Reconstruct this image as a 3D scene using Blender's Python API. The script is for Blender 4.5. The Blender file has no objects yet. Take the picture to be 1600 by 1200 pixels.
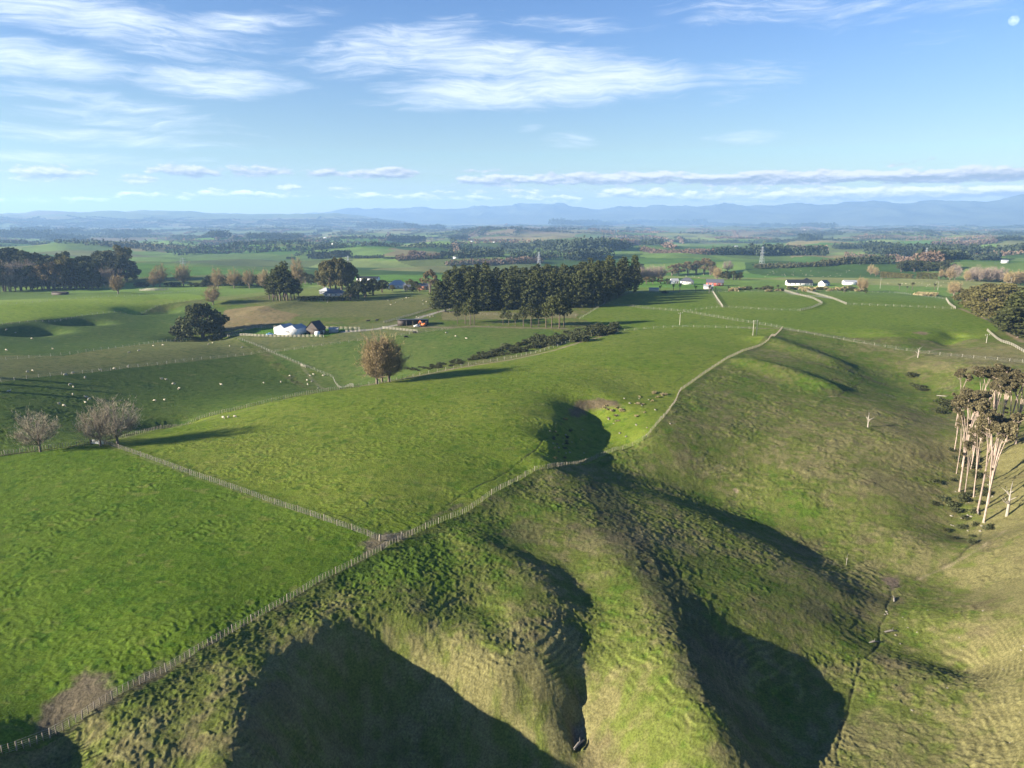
QUAL = 1.0
import bpy, math, random, sys, time
import numpy as np
from mathutils import Vector, Matrix
T0 = time.time()
SC = bpy.context.scene
COL = SC.collection
R = math.radians
rng = np.random.default_rng(7)
random.seed(7)

# ---------------------------------------------------------------- camera
F, CX, CY = 1101.0, 800.0, 600.0           # focal length and centre in photograph pixels (1600 x 1200)
HCAM = 60.0
PITCH = math.atan((600 - 340) / F)
cp, sp = math.cos(PITCH), math.sin(PITCH)
cam_d = bpy.data.cameras.new('camera'); cam = bpy.data.objects.new('camera', cam_d); COL.objects.link(cam)
cam.location = (0, 0, HCAM); cam.rotation_euler = (math.pi / 2 - PITCH, 0, 0)
cam_d.sensor_fit = 'HORIZONTAL'; cam_d.sensor_width = 36; cam_d.lens = 36 * F / 1600
cam_d.clip_start = 0.5; cam_d.clip_end = 250000
SC.camera = cam

def ray(u, v):
    x, y = (u - CX) / F, -(v - CY) / F
    return np.array([x, cp + y * sp, -sp + y * cp])
def at_z(u, v, z):
    d = ray(u, v); t = (z - HCAM) / d[2]
    return d[0] * t, d[1] * t
def project(x, y, z):
    zz = z - HCAM
    dep = y * cp - zz * sp
    return CX + F * x / dep, CY - F * (y * sp + zz * cp) / dep, dep

# ---------------------------------------------------------------- noise
def _hash(ix, iy, seed):
    h = (ix.astype(np.int64) * 374761393 + iy.astype(np.int64) * 668265263 + seed * 2147483647) & 0xFFFFFFFF
    h = ((h ^ (h >> 13)) * 1274126177) & 0xFFFFFFFF
    h = h ^ (h >> 16)
    return (h & 0xFFFFFF).astype(np.float32) / 16777215.0
def vnoise(x, y, seed=0):
    x0, y0 = np.floor(x), np.floor(y)
    fx, fy = (x - x0).astype(np.float32), (y - y0).astype(np.float32)
    ix, iy = x0.astype(np.int64), y0.astype(np.int64)
    ux, uy = fx * fx * fx * (fx * (fx * 6 - 15) + 10), fy * fy * fy * (fy * (fy * 6 - 15) + 10)
    a, b = _hash(ix, iy, seed), _hash(ix + 1, iy, seed)
    c, d = _hash(ix, iy + 1, seed), _hash(ix + 1, iy + 1, seed)
    return (a + (b - a) * ux + (c - a) * uy + (a - b - c + d) * ux * uy) * 2 - 1
def fbm(x, y, octv=4, seed=0, gain=0.5):
    s, a, t = 0, 1.0, 0
    for o in range(octv):
        c, sn = math.cos(0.6 + o * 1.1), math.sin(0.6 + o * 1.1)
        s = s + a * vnoise(c * x - sn * y + 17.3 * o, sn * x + c * y - 9.1 * o, seed + o * 31)
        t += a; a *= gain; x, y = x * 2.03, y * 2.03
    return s / t
def sstep(a, b, x):
    t = np.clip((x - a) / (b - a), 0, 1)
    return t * t * (3 - 2 * t)

# ---------------------------------------------------------------- the lie of the land: (u, v, z) control points
CP = '''
-300 800 0;-300 1100 0;-400 700 0;0 713 0;75 702 0;155 692 0;300 800 0.5;100 900 0.5;300 1000 0;50 1050 -0.5;0 1175 -1;150 1108 -1;260 1048 -1;400 966 -1;500
907 -1;590 862 -1;450 780 0.5;560 830 0;300 700 0.8;700 650 2;600 750 1.2;800 690 0.5;450 621 -0.5;590 598 -1.5;700 577 -1.55;800 558 -1.86;870 540 -1.86;960
517 -2;1100 560 1;1000 570 1.5;1220 514 0;800 600 2;500 680 1.5;700 720 0.8;980 600 0.2;850 650 0.4;880 632 -0.3;905 626 -0.4;950 630 -0.8;1000 625 -0.9;925 655
-5;860 720 -1.98;885 690 -4.4;925 690 -6.6;960 680 -5.8;1000 670 -3.6;1010 685 -4.2;960 705 -6.2;900 728 -4.2;830 738 -1.86;770 772 -1.5;720 805 -2;640 838
-1;1040 650 -2;1062 612 -1;1100 585 0;1160 550 0;1100 500 -1;1000 490 -2;1130 478 -0.5;1300 480 0;1300 500 -0.5;1450 490 0;1500 500 0;1000 470 -1.5;900 500
-2.48;1100 458 -1;1500 460 0;1300 455 0;1590 520 -1;728 812 -2;770 835 -2.8;925 1200 -18;640 870 -1.6;700 860 -2.6;760 876 -3;600 920 -2.2;650 900 -2.2;700 950
-4.4;640 985 -4.6;750 1030 -7;700 1000 -6;850 1120 -12.8;620 955 -3;250 1100 -1.5;330 1050 -1.5;420 1000 -1.8;500 945 -2;560 915 -2;200 1165 -2.6;330 1130
-2.6;430 1060 -3;510 1000 -3.2;300 1190 -4.2;560 1010 -5.5;620 1055 -10;700 1130 -14.5;790 1198 -18.6;540 1080 -10.5;560 1190 -17.5;90 1195 -4.4;60 1200 -4;990
1000 -7.4;1010 1190 -13.8;850 830 -3.8;780 800 -2.8;830 760 -2.6;880 790 -3.2;930 830 -4.2;975 880 -5;1020 940 -5.9;1060 1010 -6.2;1090 1080 -7.2;1120 1150
-9;1140 1200 -11.4;1050 900 -7.2;1110 960 -9.2;1150 1040 -12.2;1190 1120 -14.4;1220 1190 -15;1200 1000 -12;1240 1060 -14.8;1260 1120 -15.4;1260 1190 -15.6;1080
840 -8.6;1160 880 -10.2;1250 915 -11.8;1320 930 -13.2;1180 930 -10;1270 970 -12.4;1000 800 -6.8;930 720 -6.6;985 745 -8.6;1050 768 -11.4;1110 775 -13.4;1150 790
-14.4;1200 825 -15.4;1260 858 -16;1330 888 -16.2;1390 912 -16.2;1080 680 -4.6;1100 730 -9.4;1180 740 -11;1200 650 -4.6;1250 780 -12.2;1300 700 -7.4;1300 800
-13.4;1350 850 -15.4;1400 780 -11.5;1420 850 -14;1440 700 -8;1400 640 -6.2;1300 620 -4.4;1280 570 -2.4;1395 940 -16;1370 1010 -15.8;1335 1080 -15.6;1315 1140
-15.5;1310 1190 -15.4;1470 885 -15;1520 840 -15;1530 780 -12;1510 720 -10.5;1490 660 -8.5;1465 610 -8.68;1440 580 -6.82;1480 545 -4.96;1490 535 -3.72;1450 960
-14;1500 920 -15.5;1560 880 -11.16;1600 830 -8.06;1450 1050 -14;1520 1050 -15.5;1600 1000 -8.68;1400 1130 -15;1500 1150 -14;1600 1150 -10.54;1600 760 -7.44;1600
700 -4.96;1560 740 -10.54;1550 620 -4.96;1600 600 -1.86;1530 570 -1.86;1500 600 -4.96;1560 540 -1;1600 560 -1;1700 700 2;1750 900 0;1750 1100 -2;1450 570
-4.96;1430 540 -3.1;1380 560 -4.96;1350 530 -1.5;1400 520 -1;1480 510 -0.5;1330 590 -4.96;1380 620 -7.44;100 650 -1;0 650 2.5;250 640 -5.5;400 610 -11.5;540 595
-15;562 606 -10;250 590 -7.5;400 565 -11.5;100 590 -0.5;0 600 2.5;180 675 -2.6;300 650 -5.5;450 612 -11;100 570 -0.8;300 545 -6.5;0 580 3;100 535 -4;0 525 0;250
500 -8.5;100 500 -1.5;100 482 0;200 465 0;0 490 2;312 525 -10.5;330 490 -8;400 480 -4.34;400 500 -6.2;445 520 -7.6;500 526 -7.6;650 510 -4.96;560 560 -11;650
545 -8;750 530 -4.96;650 577 -5.89;760 560 -4.65;840 545 -3.72;600 480 -4.96;500 475 -4.34;600 470 -4.34;680 490 -4.34;800 505 -3.72;870 512 -3.1;700 460
-3.1;950 478 -1.55;200 450 0;0 455 0;300 450 -1.86;450 465 -3.1;600 455 -3.72;-150 600 6;-150 520 4;-150 460 2;1750 500 -1;1750 600 0;1700 460 0;850 1090
-11.2;400 1000 -1.5;370 1080 -1.9;340 1190 -3.2;400 1130 -3.5;470 1130 -8;400 1190 -5.2;460 1190 -11;1200 850 -11.8;1270 884 -13.6;1120 815 -10;1060 790
-8.8;1290 1100 -15.8;1300 1180 -15.8;1290 1020 -14.4;870 660 0;850 690 -0.3;840 715 -0.7;560 960 -2.6;840 1150 -14.4;820 1090 -11;780 1080 -9.8;770 960
-5.6;1350 960 -15;1320 1000 -14.2;880 1000 -7.1;900 1000 -8;918 1000 -8.8;930 1000 -8.6;950 1000 -8.2;800 1000 -6;720 1000 -5.6;840 1000 -6.3;878 1060 -9.5;905
1060 -10.8;925 1060 -10.6;960 1060 -9.9;1000 1060 -9;800 1060 -8.4;840 1060 -8.7;885 940 -5.7;905 940 -6.8;922 940 -7.6;935 940 -7.4;960 940 -6.8;1000 940
-6.2;800 940 -4.4;840 940 -4.8;850 900 -4.5;870 900 -5.4;890 900 -6.4;905 900 -6.4;930 900 -5.9;800 900 -3.8;805 870 -3.2;830 870 -4.8;850 870 -4.9;790 848
-3.6;740 840 -1.8;865 1110 -12.6;905 1110 -13.8;930 1110 -13.4;960 1110 -12.4;1000 1110 -10.4;880 1150 -14.8;905 1150 -15.6;940 1150 -15;200 558 -3.6;400 552
-10.8;300 480 -5.5;560 530 -8;960 690 -6.8;900 718 -4.6;880 712 -4;930 717 -6.2;868 640 0.2;862 690 0;850 715 -0.3;985 692 -6.4
'''
cps = []
for tok in CP.replace('\n', ' ').split(';'):
    tok = tok.strip()
    if tok:
        u, v, z = map(float, tok.split()); x, y = at_z(u, v, z); cps.append((x, y, z))
cps += [(-150, 15, -2), (-60, 20, -3), (0, 20, -20), (60, 20, -24), (120, 20, -18), (200, 30, -4), (260, 120, 2), (330, 250, 3), (420, 420, 0)]
cps = np.array(cps)
def _phi(r2): return np.where(r2 > 1e-9, r2 * np.log(np.maximum(r2, 1e-9)), 0) * 0.5
SCL = 100.0
_P = cps[:, :2] / SCL
_d2 = ((_P[:, None, :] - _P[None, :, :]) ** 2).sum(-1)
_n = len(_P)
_A = np.zeros((_n + 3, _n + 3)); _A[:_n, :_n] = _phi(_d2) + np.eye(_n) * 5e-4
_Q = np.hstack([np.ones((_n, 1)), _P]); _A[:_n, _n:] = _Q; _A[_n:, :_n] = _Q.T
_w = np.linalg.solve(_A, np.concatenate([cps[:, 2], np.zeros(3)]))
def tps(x, y):
    x, y = x / SCL, y / SCL
    out = _w[_n] + _w[_n + 1] * x + _w[_n + 2] * y
    for i in range(_n):
        out = out + _w[i] * _phi((x - _P[i, 0]) ** 2 + (y - _P[i, 1]) ** 2)
    return out
GX0, GY0, GS = -640.0, -10.0, 2.0
GNX, GNY = 700, 520
_gx, _gy = np.meshgrid(GX0 + GS * np.arange(GNX), GY0 + GS * np.arange(GNY))
GRID = tps(_gx, _gy)
GRID = np.clip(GRID, -46, 12)

def bump_line(pts, A, w):
    """a low ridge or hollow along a line on the ground"""
    global GRID
    P = np.array([at_z(u, v, z) for u, v, z in pts])
    d2 = np.full(GRID.shape, 1e9)
    for a, b in zip(P[:-1], P[1:]):
        ab = b - a; L = (ab ** 2).sum()
        t = np.clip(((_gx - a[0]) * ab[0] + (_gy - a[1]) * ab[1]) / L, 0, 1)
        d2 = np.minimum(d2, (_gx - a[0] - t * ab[0]) ** 2 + (_gy - a[1] - t * ab[1]) ** 2)
    GRID = GRID + A * np.exp(-d2 / (w * w))
bump_line([(300, 527, -10), (325, 527, -10)], -3.5, 13)
bump_line([(1200, 533, -1), (1250, 553, -3), (1300, 575, -6)], 2.2, 9)
bump_line([(1178, 580, -3), (1235, 602, -6), (1285, 622, -8)], 2.6, 8)
bump_line([(30, 530, -5), (70, 527, -7)], -5, 11)
bump_line([(110, 514, -7), (140, 512, -8)], -4.6, 10)
bump_line([(215, 496, -10), (260, 494, -11)], -5, 11)
bump_line([(245, 662, -4), (275, 660, -5)], -2.6, 7)
bump_line([(360, 478, -7), (420, 470, -6)], 2.0, 12)
bump_line([(400, 493, -8), (450, 482, -7)], 1.6, 10)
bump_line([(1400, 527, -2), (1460, 522, -1)], 2.2, 16)
bump_line([(1478, 545, -7), (1492, 533, -5)], -2.5, 6)
def cubic(g, fx, fy):
    ix, iy = np.clip(np.floor(fx).astype(int), 1, GNX - 3), np.clip(np.floor(fy).astype(int), 1, GNY - 3)
    tx, ty = np.clip(fx - ix, 0, 1), np.clip(fy - iy, 0, 1)
    def wts(t): return [(-t + 2 * t * t - t ** 3) / 2, (2 - 5 * t * t + 3 * t ** 3) / 2, (t + 4 * t * t - 3 * t ** 3) / 2, (t ** 3 - t * t) / 2]
    # uniform B-spline weights: smoother than an interpolating cubic
    def bw(t): return [(1 - t) ** 3 / 6, (3 * t ** 3 - 6 * t * t + 4) / 6, (-3 * t ** 3 + 3 * t * t + 3 * t + 1) / 6, t ** 3 / 6]
    wx, wy = wts(tx), wts(ty)
    s = 0
    for j in range(4):
        r = 0
        for i in range(4): r = r + wx[i] * g[iy + j - 1, ix + i - 1]
        s = s + wy[j] * r
    return s
def far_h(x, y):
    d = np.hypot(x, y)
    base = np.interp(d, [500, 800, 1500, 2500, 5000, 9000, 16000, 40000], [-3, -9, -22, -34, -52, -66, -84, -110])
    roll = fbm(x / 420 + 3, y / 300, 3, 5, .42)
    amp = np.interp(d, [500, 800, 1400, 3200, 6000, 12000, 30000], [0, 3, 24, 34, 34, 34, 40])
    big = fbm(x / 1700 + 8, y / 1500, 2, 91)
    # the western plain ends in a low blue upland
    az = np.degrees(np.arctan2(x, y))
    up = sstep(7500, 12000, d) * sstep(-5, -15, az) * 245 * (0.75 + .35 * fbm(x / 2600, y / 2600, 3, 77))
    return base + roll * amp + big * amp * .7 + up
def height(x, y):
    """the smooth ground: paddocks, spurs and gullies near by, rolling country farther off"""
    x, y = np.asarray(x, float), np.asarray(y, float)
    n = cubic(GRID, (x - GX0) / GS, (y - GY0) / GS)
    d = np.hypot(x, y * 1.0)
    k = sstep(560, 800, d)
    k = np.maximum(k, sstep(540, 620, np.abs(x)))
    return n * (1 - k) + far_h(x, y) * k
def ground(u, v, tmin=25.0, tmax=30000.0):
    """where the line of sight through a photograph pixel meets the ground"""
    d = ray(u, v)
    t = np.concatenate([np.arange(tmin, 1500, 1.5), np.geomspace(1500, tmax, 1500)])
    z = HCAM + d[2] * t; h = height(d[0] * t, d[1] * t)
    below = np.nonzero(z < h)[0]
    if len(below) == 0:
        i = len(t) - 1
    else:
        i = below[0]
    if i == 0: tt = t[0]
    else:
        a, b = (z - h)[i - 1], (z - h)[i]
        tt = t[i - 1] + (t[i] - t[i - 1]) * (a / (a - b) if a != b else 0)
    x, y = d[0] * tt, d[1] * tt
    return float(x), float(y), float(height(x, y))
def depth(x, y, z): return y * cp - (z - HCAM) * sp
def px(p): return depth(*p) / F                 # metres per photograph pixel at a point

CUM_DARK = (1.6, 1.62, 1.95); CUM_LIGHT = (6.9, 6.5, 6.3); CIR_COL = (6.2, 6.8, 7.5)
SKY_SAT, SKY_VAL, SKY_HUE, SKY_STR = 1.34, 1.04, .521, .0465
HAZE_D = 8.5e-5; HAZE_COL = (.38, .62, 1.0)
DRY = [(1600, 1000, 48, .75), (1560, 560, 34, .9), (1330, 830, 26, .15), (860, 970, 9, .35), (1000, 1090, 16, .2), (870, 870, 12, .25), (1300, 690, 45, .28), (980, 850, 12, .3), (1600, 720, 42, .6), (330, 1130, 14, .2), (1160, 900, 14, -.15), (1400, 980, 18, -.3), (640, 880, 12, -.4), (1240, 560, 25, .1)]
TRACKS = [(850, 1010, 8), (870, 1080, 7), (1030, 880, 9), (1180, 1060, 10), (1100, 960, 8), (1560, 1050, 13), (760, 1010, 8), (1330, 650, 14)]
P1c, P2c, P3c = ((.062, .112, .009), (.096, .142, .016)), ((.092, .140, .013), (.140, .166, .028)), ((.088, .138, .014), (.122, .158, .024))
PADDOCKS = [
 ([(-400, 735, 0), (0, 713), (150, 693), (600, 848), (590, 862), (500, 907), (400, 966), (260, 1048), (150, 1109), (0, 1178), (-300, 1330, -2)], *P1c, .09, .04, 16, 50),
 ([(152, 694), (300, 661), (450, 623), (590, 600), (700, 579), (800, 561), (870, 543), (960, 519), (1060, 510), (1222, 513), (1160, 551), (1100, 586), (1062, 612), (1040, 650), (1010, 685), (960, 705), (900, 728), (830, 738), (770, 772), (720, 805), (640, 838), (600, 847)], *P2c, .085, .03, 22, 52),
 ([(903, 497), (945, 475), (985, 458), (1480, 458), (1500, 472), (1560, 516), (1540, 528), (1440, 531), (1330, 528), (1222, 513), (1060, 511), (965, 517)], *P3c, .06, .02, 30, 54),
 ([(-300, 735, 0), (0, 711), (150, 690), (300, 658), (450, 620), (555, 604), (400, 553), (200, 575), (0, 597), (-300, 620, -3)], (.058, .096, .016), (.080, .112, .022), .12, .05, 25, 56),
 ([(-300, 620, -3), (0, 597), (200, 575), (400, 553), (360, 528), (300, 528), (100, 556), (-300, 600, -3)], (.118, .134, .038), (.150, .152, .052), .08, .04, 25, 58),
 ([(-300, 600, -3), (100, 556), (300, 528), (340, 470), (200, 488), (0, 508), (-300, 540, 0)], (.056, .098, .018), (.082, .118, .026), .1, .05, 30, 60),
 ([(-300, 540, 0), (0, 506), (150, 491), (250, 477), (330, 466), (250, 455), (100, 460), (-300, 480, 0)], (.150, .215, .018), (.185, .240, .034), .06, .02, 30, 62),
 ([(420, 550), (560, 604), (650, 582), (760, 558), (880, 522), (850, 512), (720, 513), (560, 532)], (.060, .105, .018), (.098, .122, .030), .12, .06, 25, 64),
 ([(360, 528), (420, 550), (560, 530), (720, 513), (660, 503), (560, 505), (510, 528)], (.095, .115, .034), (.135, .135, .056), .1, .05, 25, 66),
 ([(360, 524), (505, 526), (560, 514), (400, 512)], (.055, .14, .012), (.075, .155, .02), .03, 0, 12, 68),
 ([(470, 497), (640, 495), (690, 478), (680, 462), (520, 474), (400, 470), (350, 460)], (.095, .108, .030), (.125, .125, .045), .1, .04, 30, 70),
 ([(340, 520), (440, 505), (470, 492), (400, 478), (350, 485)], (.15, .12, .055), (.19, .145, .072), .1, .2, 18, 72),
 ([(690, 500), (900, 497), (905, 490), (690, 486)], (.13, .125, .05), (.17, .15, .07), .1, .05, 18, 73),
]
MUD, DUST, GRAV = (.130, .100, .068), (.24, .19, .125), (.27, .25, .21)
PATCHES = [
 ([(60, 1148), (70, 1105), (100, 1075), (133, 1045), (160, 1060), (176, 1090), (150, 1110), (110, 1130), (75, 1146)], MUD, 1.2),
 ([(215, 1068), (240, 1045), (290, 1022), (325, 1005), (300, 1026), (262, 1050)], MUD, 1.2),
 ([(566, 850), (600, 832), (640, 828), (650, 834), (600, 855), (566, 872)], (.13, .105, .07), 1.2),
 ([(640, 832), (690, 802), (720, 790)], MUD, .5, .55, .5),
 ([(1380, 904), (1402, 903), (1405, 915), (1390, 920)], (.145, .108, .08), .9),
 ([(888, 638), (905, 625), (935, 621), (966, 629), (970, 636), (945, 639), (920, 640), (903, 650), (890, 650)], (.115, .085, .055), .9),
 ([(902, 1068), (914, 1072), (912, 1086), (903, 1085)], (.16, .13, .09), .5),
 ([(895, 1120), (912, 1112), (920, 1125), (912, 1148), (900, 1145)], (.18, .15, .10), .5),
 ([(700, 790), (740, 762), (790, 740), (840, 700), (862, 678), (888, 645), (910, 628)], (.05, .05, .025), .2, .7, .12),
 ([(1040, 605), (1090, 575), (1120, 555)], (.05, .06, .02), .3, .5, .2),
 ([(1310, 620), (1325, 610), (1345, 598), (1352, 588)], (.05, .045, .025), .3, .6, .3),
 ([(1290, 620), (1380, 628), (1480, 655)], DUST, .4, .45, .35),
 ([(1392, 925), (1388, 938), (1386, 955), (1378, 975), (1374, 1000), (1362, 1018), (1350, 1030), (1343, 1048), (1337, 1066), (1331, 1090), (1326, 1115), (1316, 1140), (1312, 1165), (1309, 1197)], (.05, .05, .025), .3, .75, .04),
 ([(1470, 885), (1500, 870), (1530, 845), (1538, 815)], (.05, .05, .025), .3, .7, .12),
 ([(0, 1185), (60, 1160), (150, 1113), (262, 1050), (400, 968), (500, 909), (590, 864)], (.075, .07, .035), .3, .5, .35),
 ([(158, 696), (300, 744), (450, 795), (600, 846)], (.14, .14, .06), .2, .5, .3),
 ([(0, 712), (75, 703), (150, 694), (300, 662), (450, 623), (590, 600), (700, 579), (800, 561)], (.13, .13, .06), .3, .6, .5),
 ([(565, 603), (650, 588), (700, 578)], (.17, .15, .085), .8, .7, 2.0),
 ([(700, 578), (800, 562), (880, 543), (925, 530), (965, 518)], (.22, .18, .11), .5, .8, 1.2),
 ([(420, 549), (470, 570), (555, 604)], (.15, .15, .07), .4, .7, .9),
 ([(535, 519), (590, 514), (630, 506), (660, 495), (700, 483), (725, 478)], GRAV, .4, .9, 2.0),
 ([(640, 510), (700, 512), (740, 510), (800, 512), (880, 513)], (.17, .14, .09), 1.0, .7, 2.5),
 ([(1160, 512), (1195, 513), (1225, 513)], (.17, .14, .10), .6, .8, 1.2),
 ([(1113, 455), (1122, 470), (1129, 480)], (.2, .19, .12), .4, .7, 1.2),
 ([(945, 474), (1010, 482), (1070, 487), (1150, 501), (1222, 513), (1330, 533), (1440, 551), (1520, 561), (1600, 567)], (.20, .19, .10), .4, .65, .7),
 ([(1180, 515), (1240, 517), (1300, 520), (1400, 521)], (.18, .17, .08), .5, .3, .8),
 ([(1425, 520), (1440, 518), (1455, 521), (1440, 523)], (.2, .14, .09), .8, .8),
 ([(1420, 560), (1440, 552), (1475, 545)], DUST, .6, .5, .6),
 ([(1500, 482), (1560, 507), (1600, 535)], (.24, .18, .12), .6, .75, 1.3),
 ([(1430, 905), (1480, 885), (1530, 860), (1570, 830)], DUST, .5, .45, .3),
 ([(1143, 765), (1150, 763), (1157, 768), (1150, 772)], (.24, .19, .12), .4),
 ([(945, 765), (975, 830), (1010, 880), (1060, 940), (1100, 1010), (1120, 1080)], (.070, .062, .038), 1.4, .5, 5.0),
 ([(965, 455), (1100, 453.5), (1225, 452.5), (1345, 453.5), (1480, 458)], (.20, .16, .09), 1.0, .75, 5.0),
 ([(1225, 455), (1240, 460), (1275, 462), (1300, 466)], GRAV, .5, .9, 3.0),
]
CUTS = [
 ([(1392, 925), (1388, 938), (1386, 955), (1378, 975), (1374, 1000), (1362, 1018), (1350, 1030), (1343, 1048), (1337, 1066), (1331, 1090), (1326, 1115), (1316, 1140), (1312, 1165), (1309, 1197)], .22, .14),
 ([(1400, 918), (1440, 898), (1475, 885), (1500, 870), (1530, 845)], .3, .2),
 ([(903, 1072), (907, 1080)], 1.1, 1.5), ([(903, 1125), (909, 1145)], 1.4, 2.0), ([(905, 1145), (902, 1165)], .5, .8),
 ([(700, 790), (740, 762), (790, 740), (840, 700), (862, 678), (888, 645)], .2, .12),
]
SKY_LOW = .68
WOODS = [
 ('pine_forest', 'long dark pine forest across the right middle distance', [(1352, 397, 1600, 396, 15, 5), (1345, 388, 1396, 388, 10, 3), (1460, 408, 1560, 406, 16, 3), (1380, 402, 1470, 405, 14, 3), (1305, 390, 1350, 390, 9, 3)], 'p'),
 ('pine_wood', 'dark pine wood behind the white barn in the middle distance', [(690, 404, 790, 402, 12, 3), (800, 404, 880, 405, 11, 2), (890, 398, 985, 391, 17, 5), (900, 408, 960, 402, 15, 4), (780, 385, 885, 388, 9, 4), (850, 392, 905, 395, 10, 3)], 'p'),
 ('woodland', 'dark woodland along the plain above the left forest', [(-10, 372, 85, 372, 14, 5), (75, 377, 142, 376, 8, 3), (80, 366, 148, 364, 8, 3), (20, 362, 70, 360, 7, 3), (270, 375, 336, 374, 9, 3), (340, 372, 362, 371, 11, 3), (160, 365, 230, 366, 8, 3), (180, 373, 205, 373, 8, 2), (385, 373, 470, 374, 9, 4)], 'p'),
 ('copse', 'dark copse on the green hills left of centre', [(483, 404, 530, 403, 11, 4), (545, 404, 600, 403, 5, 2), (615, 379, 668, 378, 10, 4), (708, 375, 735, 375, 8, 3), (560, 357, 645, 356, 8, 3), (640, 357, 697, 358, 8, 3), (448, 405, 462, 405, 4, 2), (600, 405, 650, 404, 3, 2)], 'p'),
 ('copse', 'dark copse on the hills right of centre', [(1000, 383, 1028, 383, 9, 3), (1260, 374, 1284, 374, 9, 3), (1120, 399, 1195, 399, 12, 3), (1200, 397, 1295, 400, 15, 4), (1180, 400, 1225, 399, 17, 3), (1310, 414, 1400, 412, 12, 3), (1490, 382, 1505, 382, 7, 2), (1555, 378, 1600, 376, 7, 3), (1000, 350, 1100, 352, 8, 4), (1100, 352, 1300, 356, 6, 3), (870, 352, 1000, 350, 8, 3)], 'p'),
 ('bare_woodland', 'pinkish bare woodland in the right middle distance', [(1000, 392, 1100, 398, 8, 3), (960, 384, 1000, 382, 9, 3), (1460, 384, 1560, 380, 8, 3), (1400, 408, 1470, 412, 13, 3), (1320, 402, 1370, 406, 8, 2), (1235, 396, 1285, 398, 13, 2), (700, 416, 760, 412, 9, 2), (760, 416, 850, 412, 10, 3), (620, 408, 690, 404, 8, 3), (640, 400, 660, 398, 7, 2), (1110, 398, 1135, 398, 10, 2)], 'b'),
 ('scrub', 'dark scrub filling the gully beyond the black-roofed house', [(1180, 420, 1240, 419, 8, 3), (1225, 420, 1300, 416, 8, 3), (1290, 416, 1345, 412, 11, 3), (1345, 413, 1385, 410, 10, 3)], 's'),
]

# ---------------------------------------------------------------- materials
def lin(r, g, b):
    f = lambda c: (c / 255 / 12.92) if c / 255 <= .04045 else ((c / 255 + .055) / 1.055) ** 2.4
    return (f(r), f(g), f(b))
MATS = {}
def mat(name, col, rough=.85, var=.25, scale=1.0, spec=.2, metal=0.0, trans=0.0, attr=None):
    if name in MATS: return MATS[name]
    m = bpy.data.materials.new(name); m.use_nodes = True
    nt = m.node_tree; b = nt.nodes['Principled BSDF']
    b.inputs['Roughness'].default_value = rough; b.inputs['Specular IOR Level'].default_value = spec; b.inputs['Metallic'].default_value = metal
    tc = nt.nodes.new('ShaderNodeTexCoord'); no = nt.nodes.new('ShaderNodeTexNoise')
    no.inputs['Scale'].default_value = scale; no.inputs['Detail'].default_value = 4
    nt.links.new(tc.outputs['Object'], no.inputs['Vector'])
    mr = nt.nodes.new('ShaderNodeMapRange'); mr.inputs[1].default_value = .3; mr.inputs[2].default_value = .7
    mr.inputs[3].default_value = 1 - var; mr.inputs[4].default_value = 1 + var
    nt.links.new(no.outputs['Fac'], mr.inputs[0])
    mx = nt.nodes.new('ShaderNodeVectorMath'); mx.operation = 'SCALE'
    if attr:
        at = nt.nodes.new('ShaderNodeAttribute'); at.attribute_name = attr
        mu = nt.nodes.new('ShaderNodeVectorMath'); mu.operation = 'MULTIPLY'; mu.inputs[1].default_value = col[:3]
        nt.links.new(at.outputs['Color'], mu.inputs[0]); nt.links.new(mu.outputs[0], mx.inputs[0])
    else: mx.inputs[0].default_value = col[:3]
    nt.links.new(mr.outputs[0], mx.inputs['Scale'])
    src = mx.outputs[0]
    oi = nt.nodes.new('ShaderNodeObjectInfo')      # each plant or animal a touch lighter or darker than the next
    m2 = nt.nodes.new('ShaderNodeMapRange'); m2.inputs[3].default_value = 1 - var * .6; m2.inputs[4].default_value = 1 + var * .6
    nt.links.new(oi.outputs['Random'], m2.inputs[0])
    s2 = nt.nodes.new('ShaderNodeVectorMath'); s2.operation = 'SCALE'
    nt.links.new(src, s2.inputs[0]); nt.links.new(m2.outputs[0], s2.inputs['Scale'])
    nt.links.new(s2.outputs[0], b.inputs['Base Color'])
    if trans:
        tr = nt.nodes.new('ShaderNodeBsdfTranslucent'); nt.links.new(s2.outputs[0], tr.inputs['Color'])
        ms = nt.nodes.new('ShaderNodeMixShader'); ms.inputs[0].default_value = trans
        nt.links.new(b.outputs[0], ms.inputs[1]); nt.links.new(tr.outputs[0], ms.inputs[2])
        nt.links.new(ms.outputs[0], nt.nodes['Material Output'].inputs['Surface'])
    MATS[name] = m
    return m

# ---------------------------------------------------------------- object helpers
def tag(o, label=None, cat=None, group=None, kind=None):
    if label: o['label'] = label
    if cat: o['category'] = cat
    if group: o['group'] = group
    if kind: o['kind'] = kind
    return o
def mesh_np(name, verts, faces, m=None, smooth=False):
    """verts (n,3); faces (k,3) or (k,4) array, or a list of arrays of both"""
    me = bpy.data.meshes.new(name)
    V = np.ascontiguousarray(verts, np.float32)
    fl = faces if isinstance(faces, list) else [faces]
    fl = [np.asarray(f, np.int32) for f in fl if len(f)]
    loops = np.concatenate([f.ravel() for f in fl])
    tot = np.concatenate([np.full(len(f), f.shape[1], np.int32) for f in fl])
    st = np.concatenate([[0], np.cumsum(tot)[:-1]]).astype(np.int32)
    me.vertices.add(len(V)); me.vertices.foreach_set('co', V.ravel())
    me.loops.add(len(loops)); me.loops.foreach_set('vertex_index', loops)
    me.polygons.add(len(tot)); me.polygons.foreach_set('loop_start', st); me.polygons.foreach_set('loop_total', tot)
    if smooth: me.polygons.foreach_set('use_smooth', np.ones(len(tot), bool))
    if m: me.materials.append(m)
    me.update(calc_edges=True)
    return me
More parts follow.
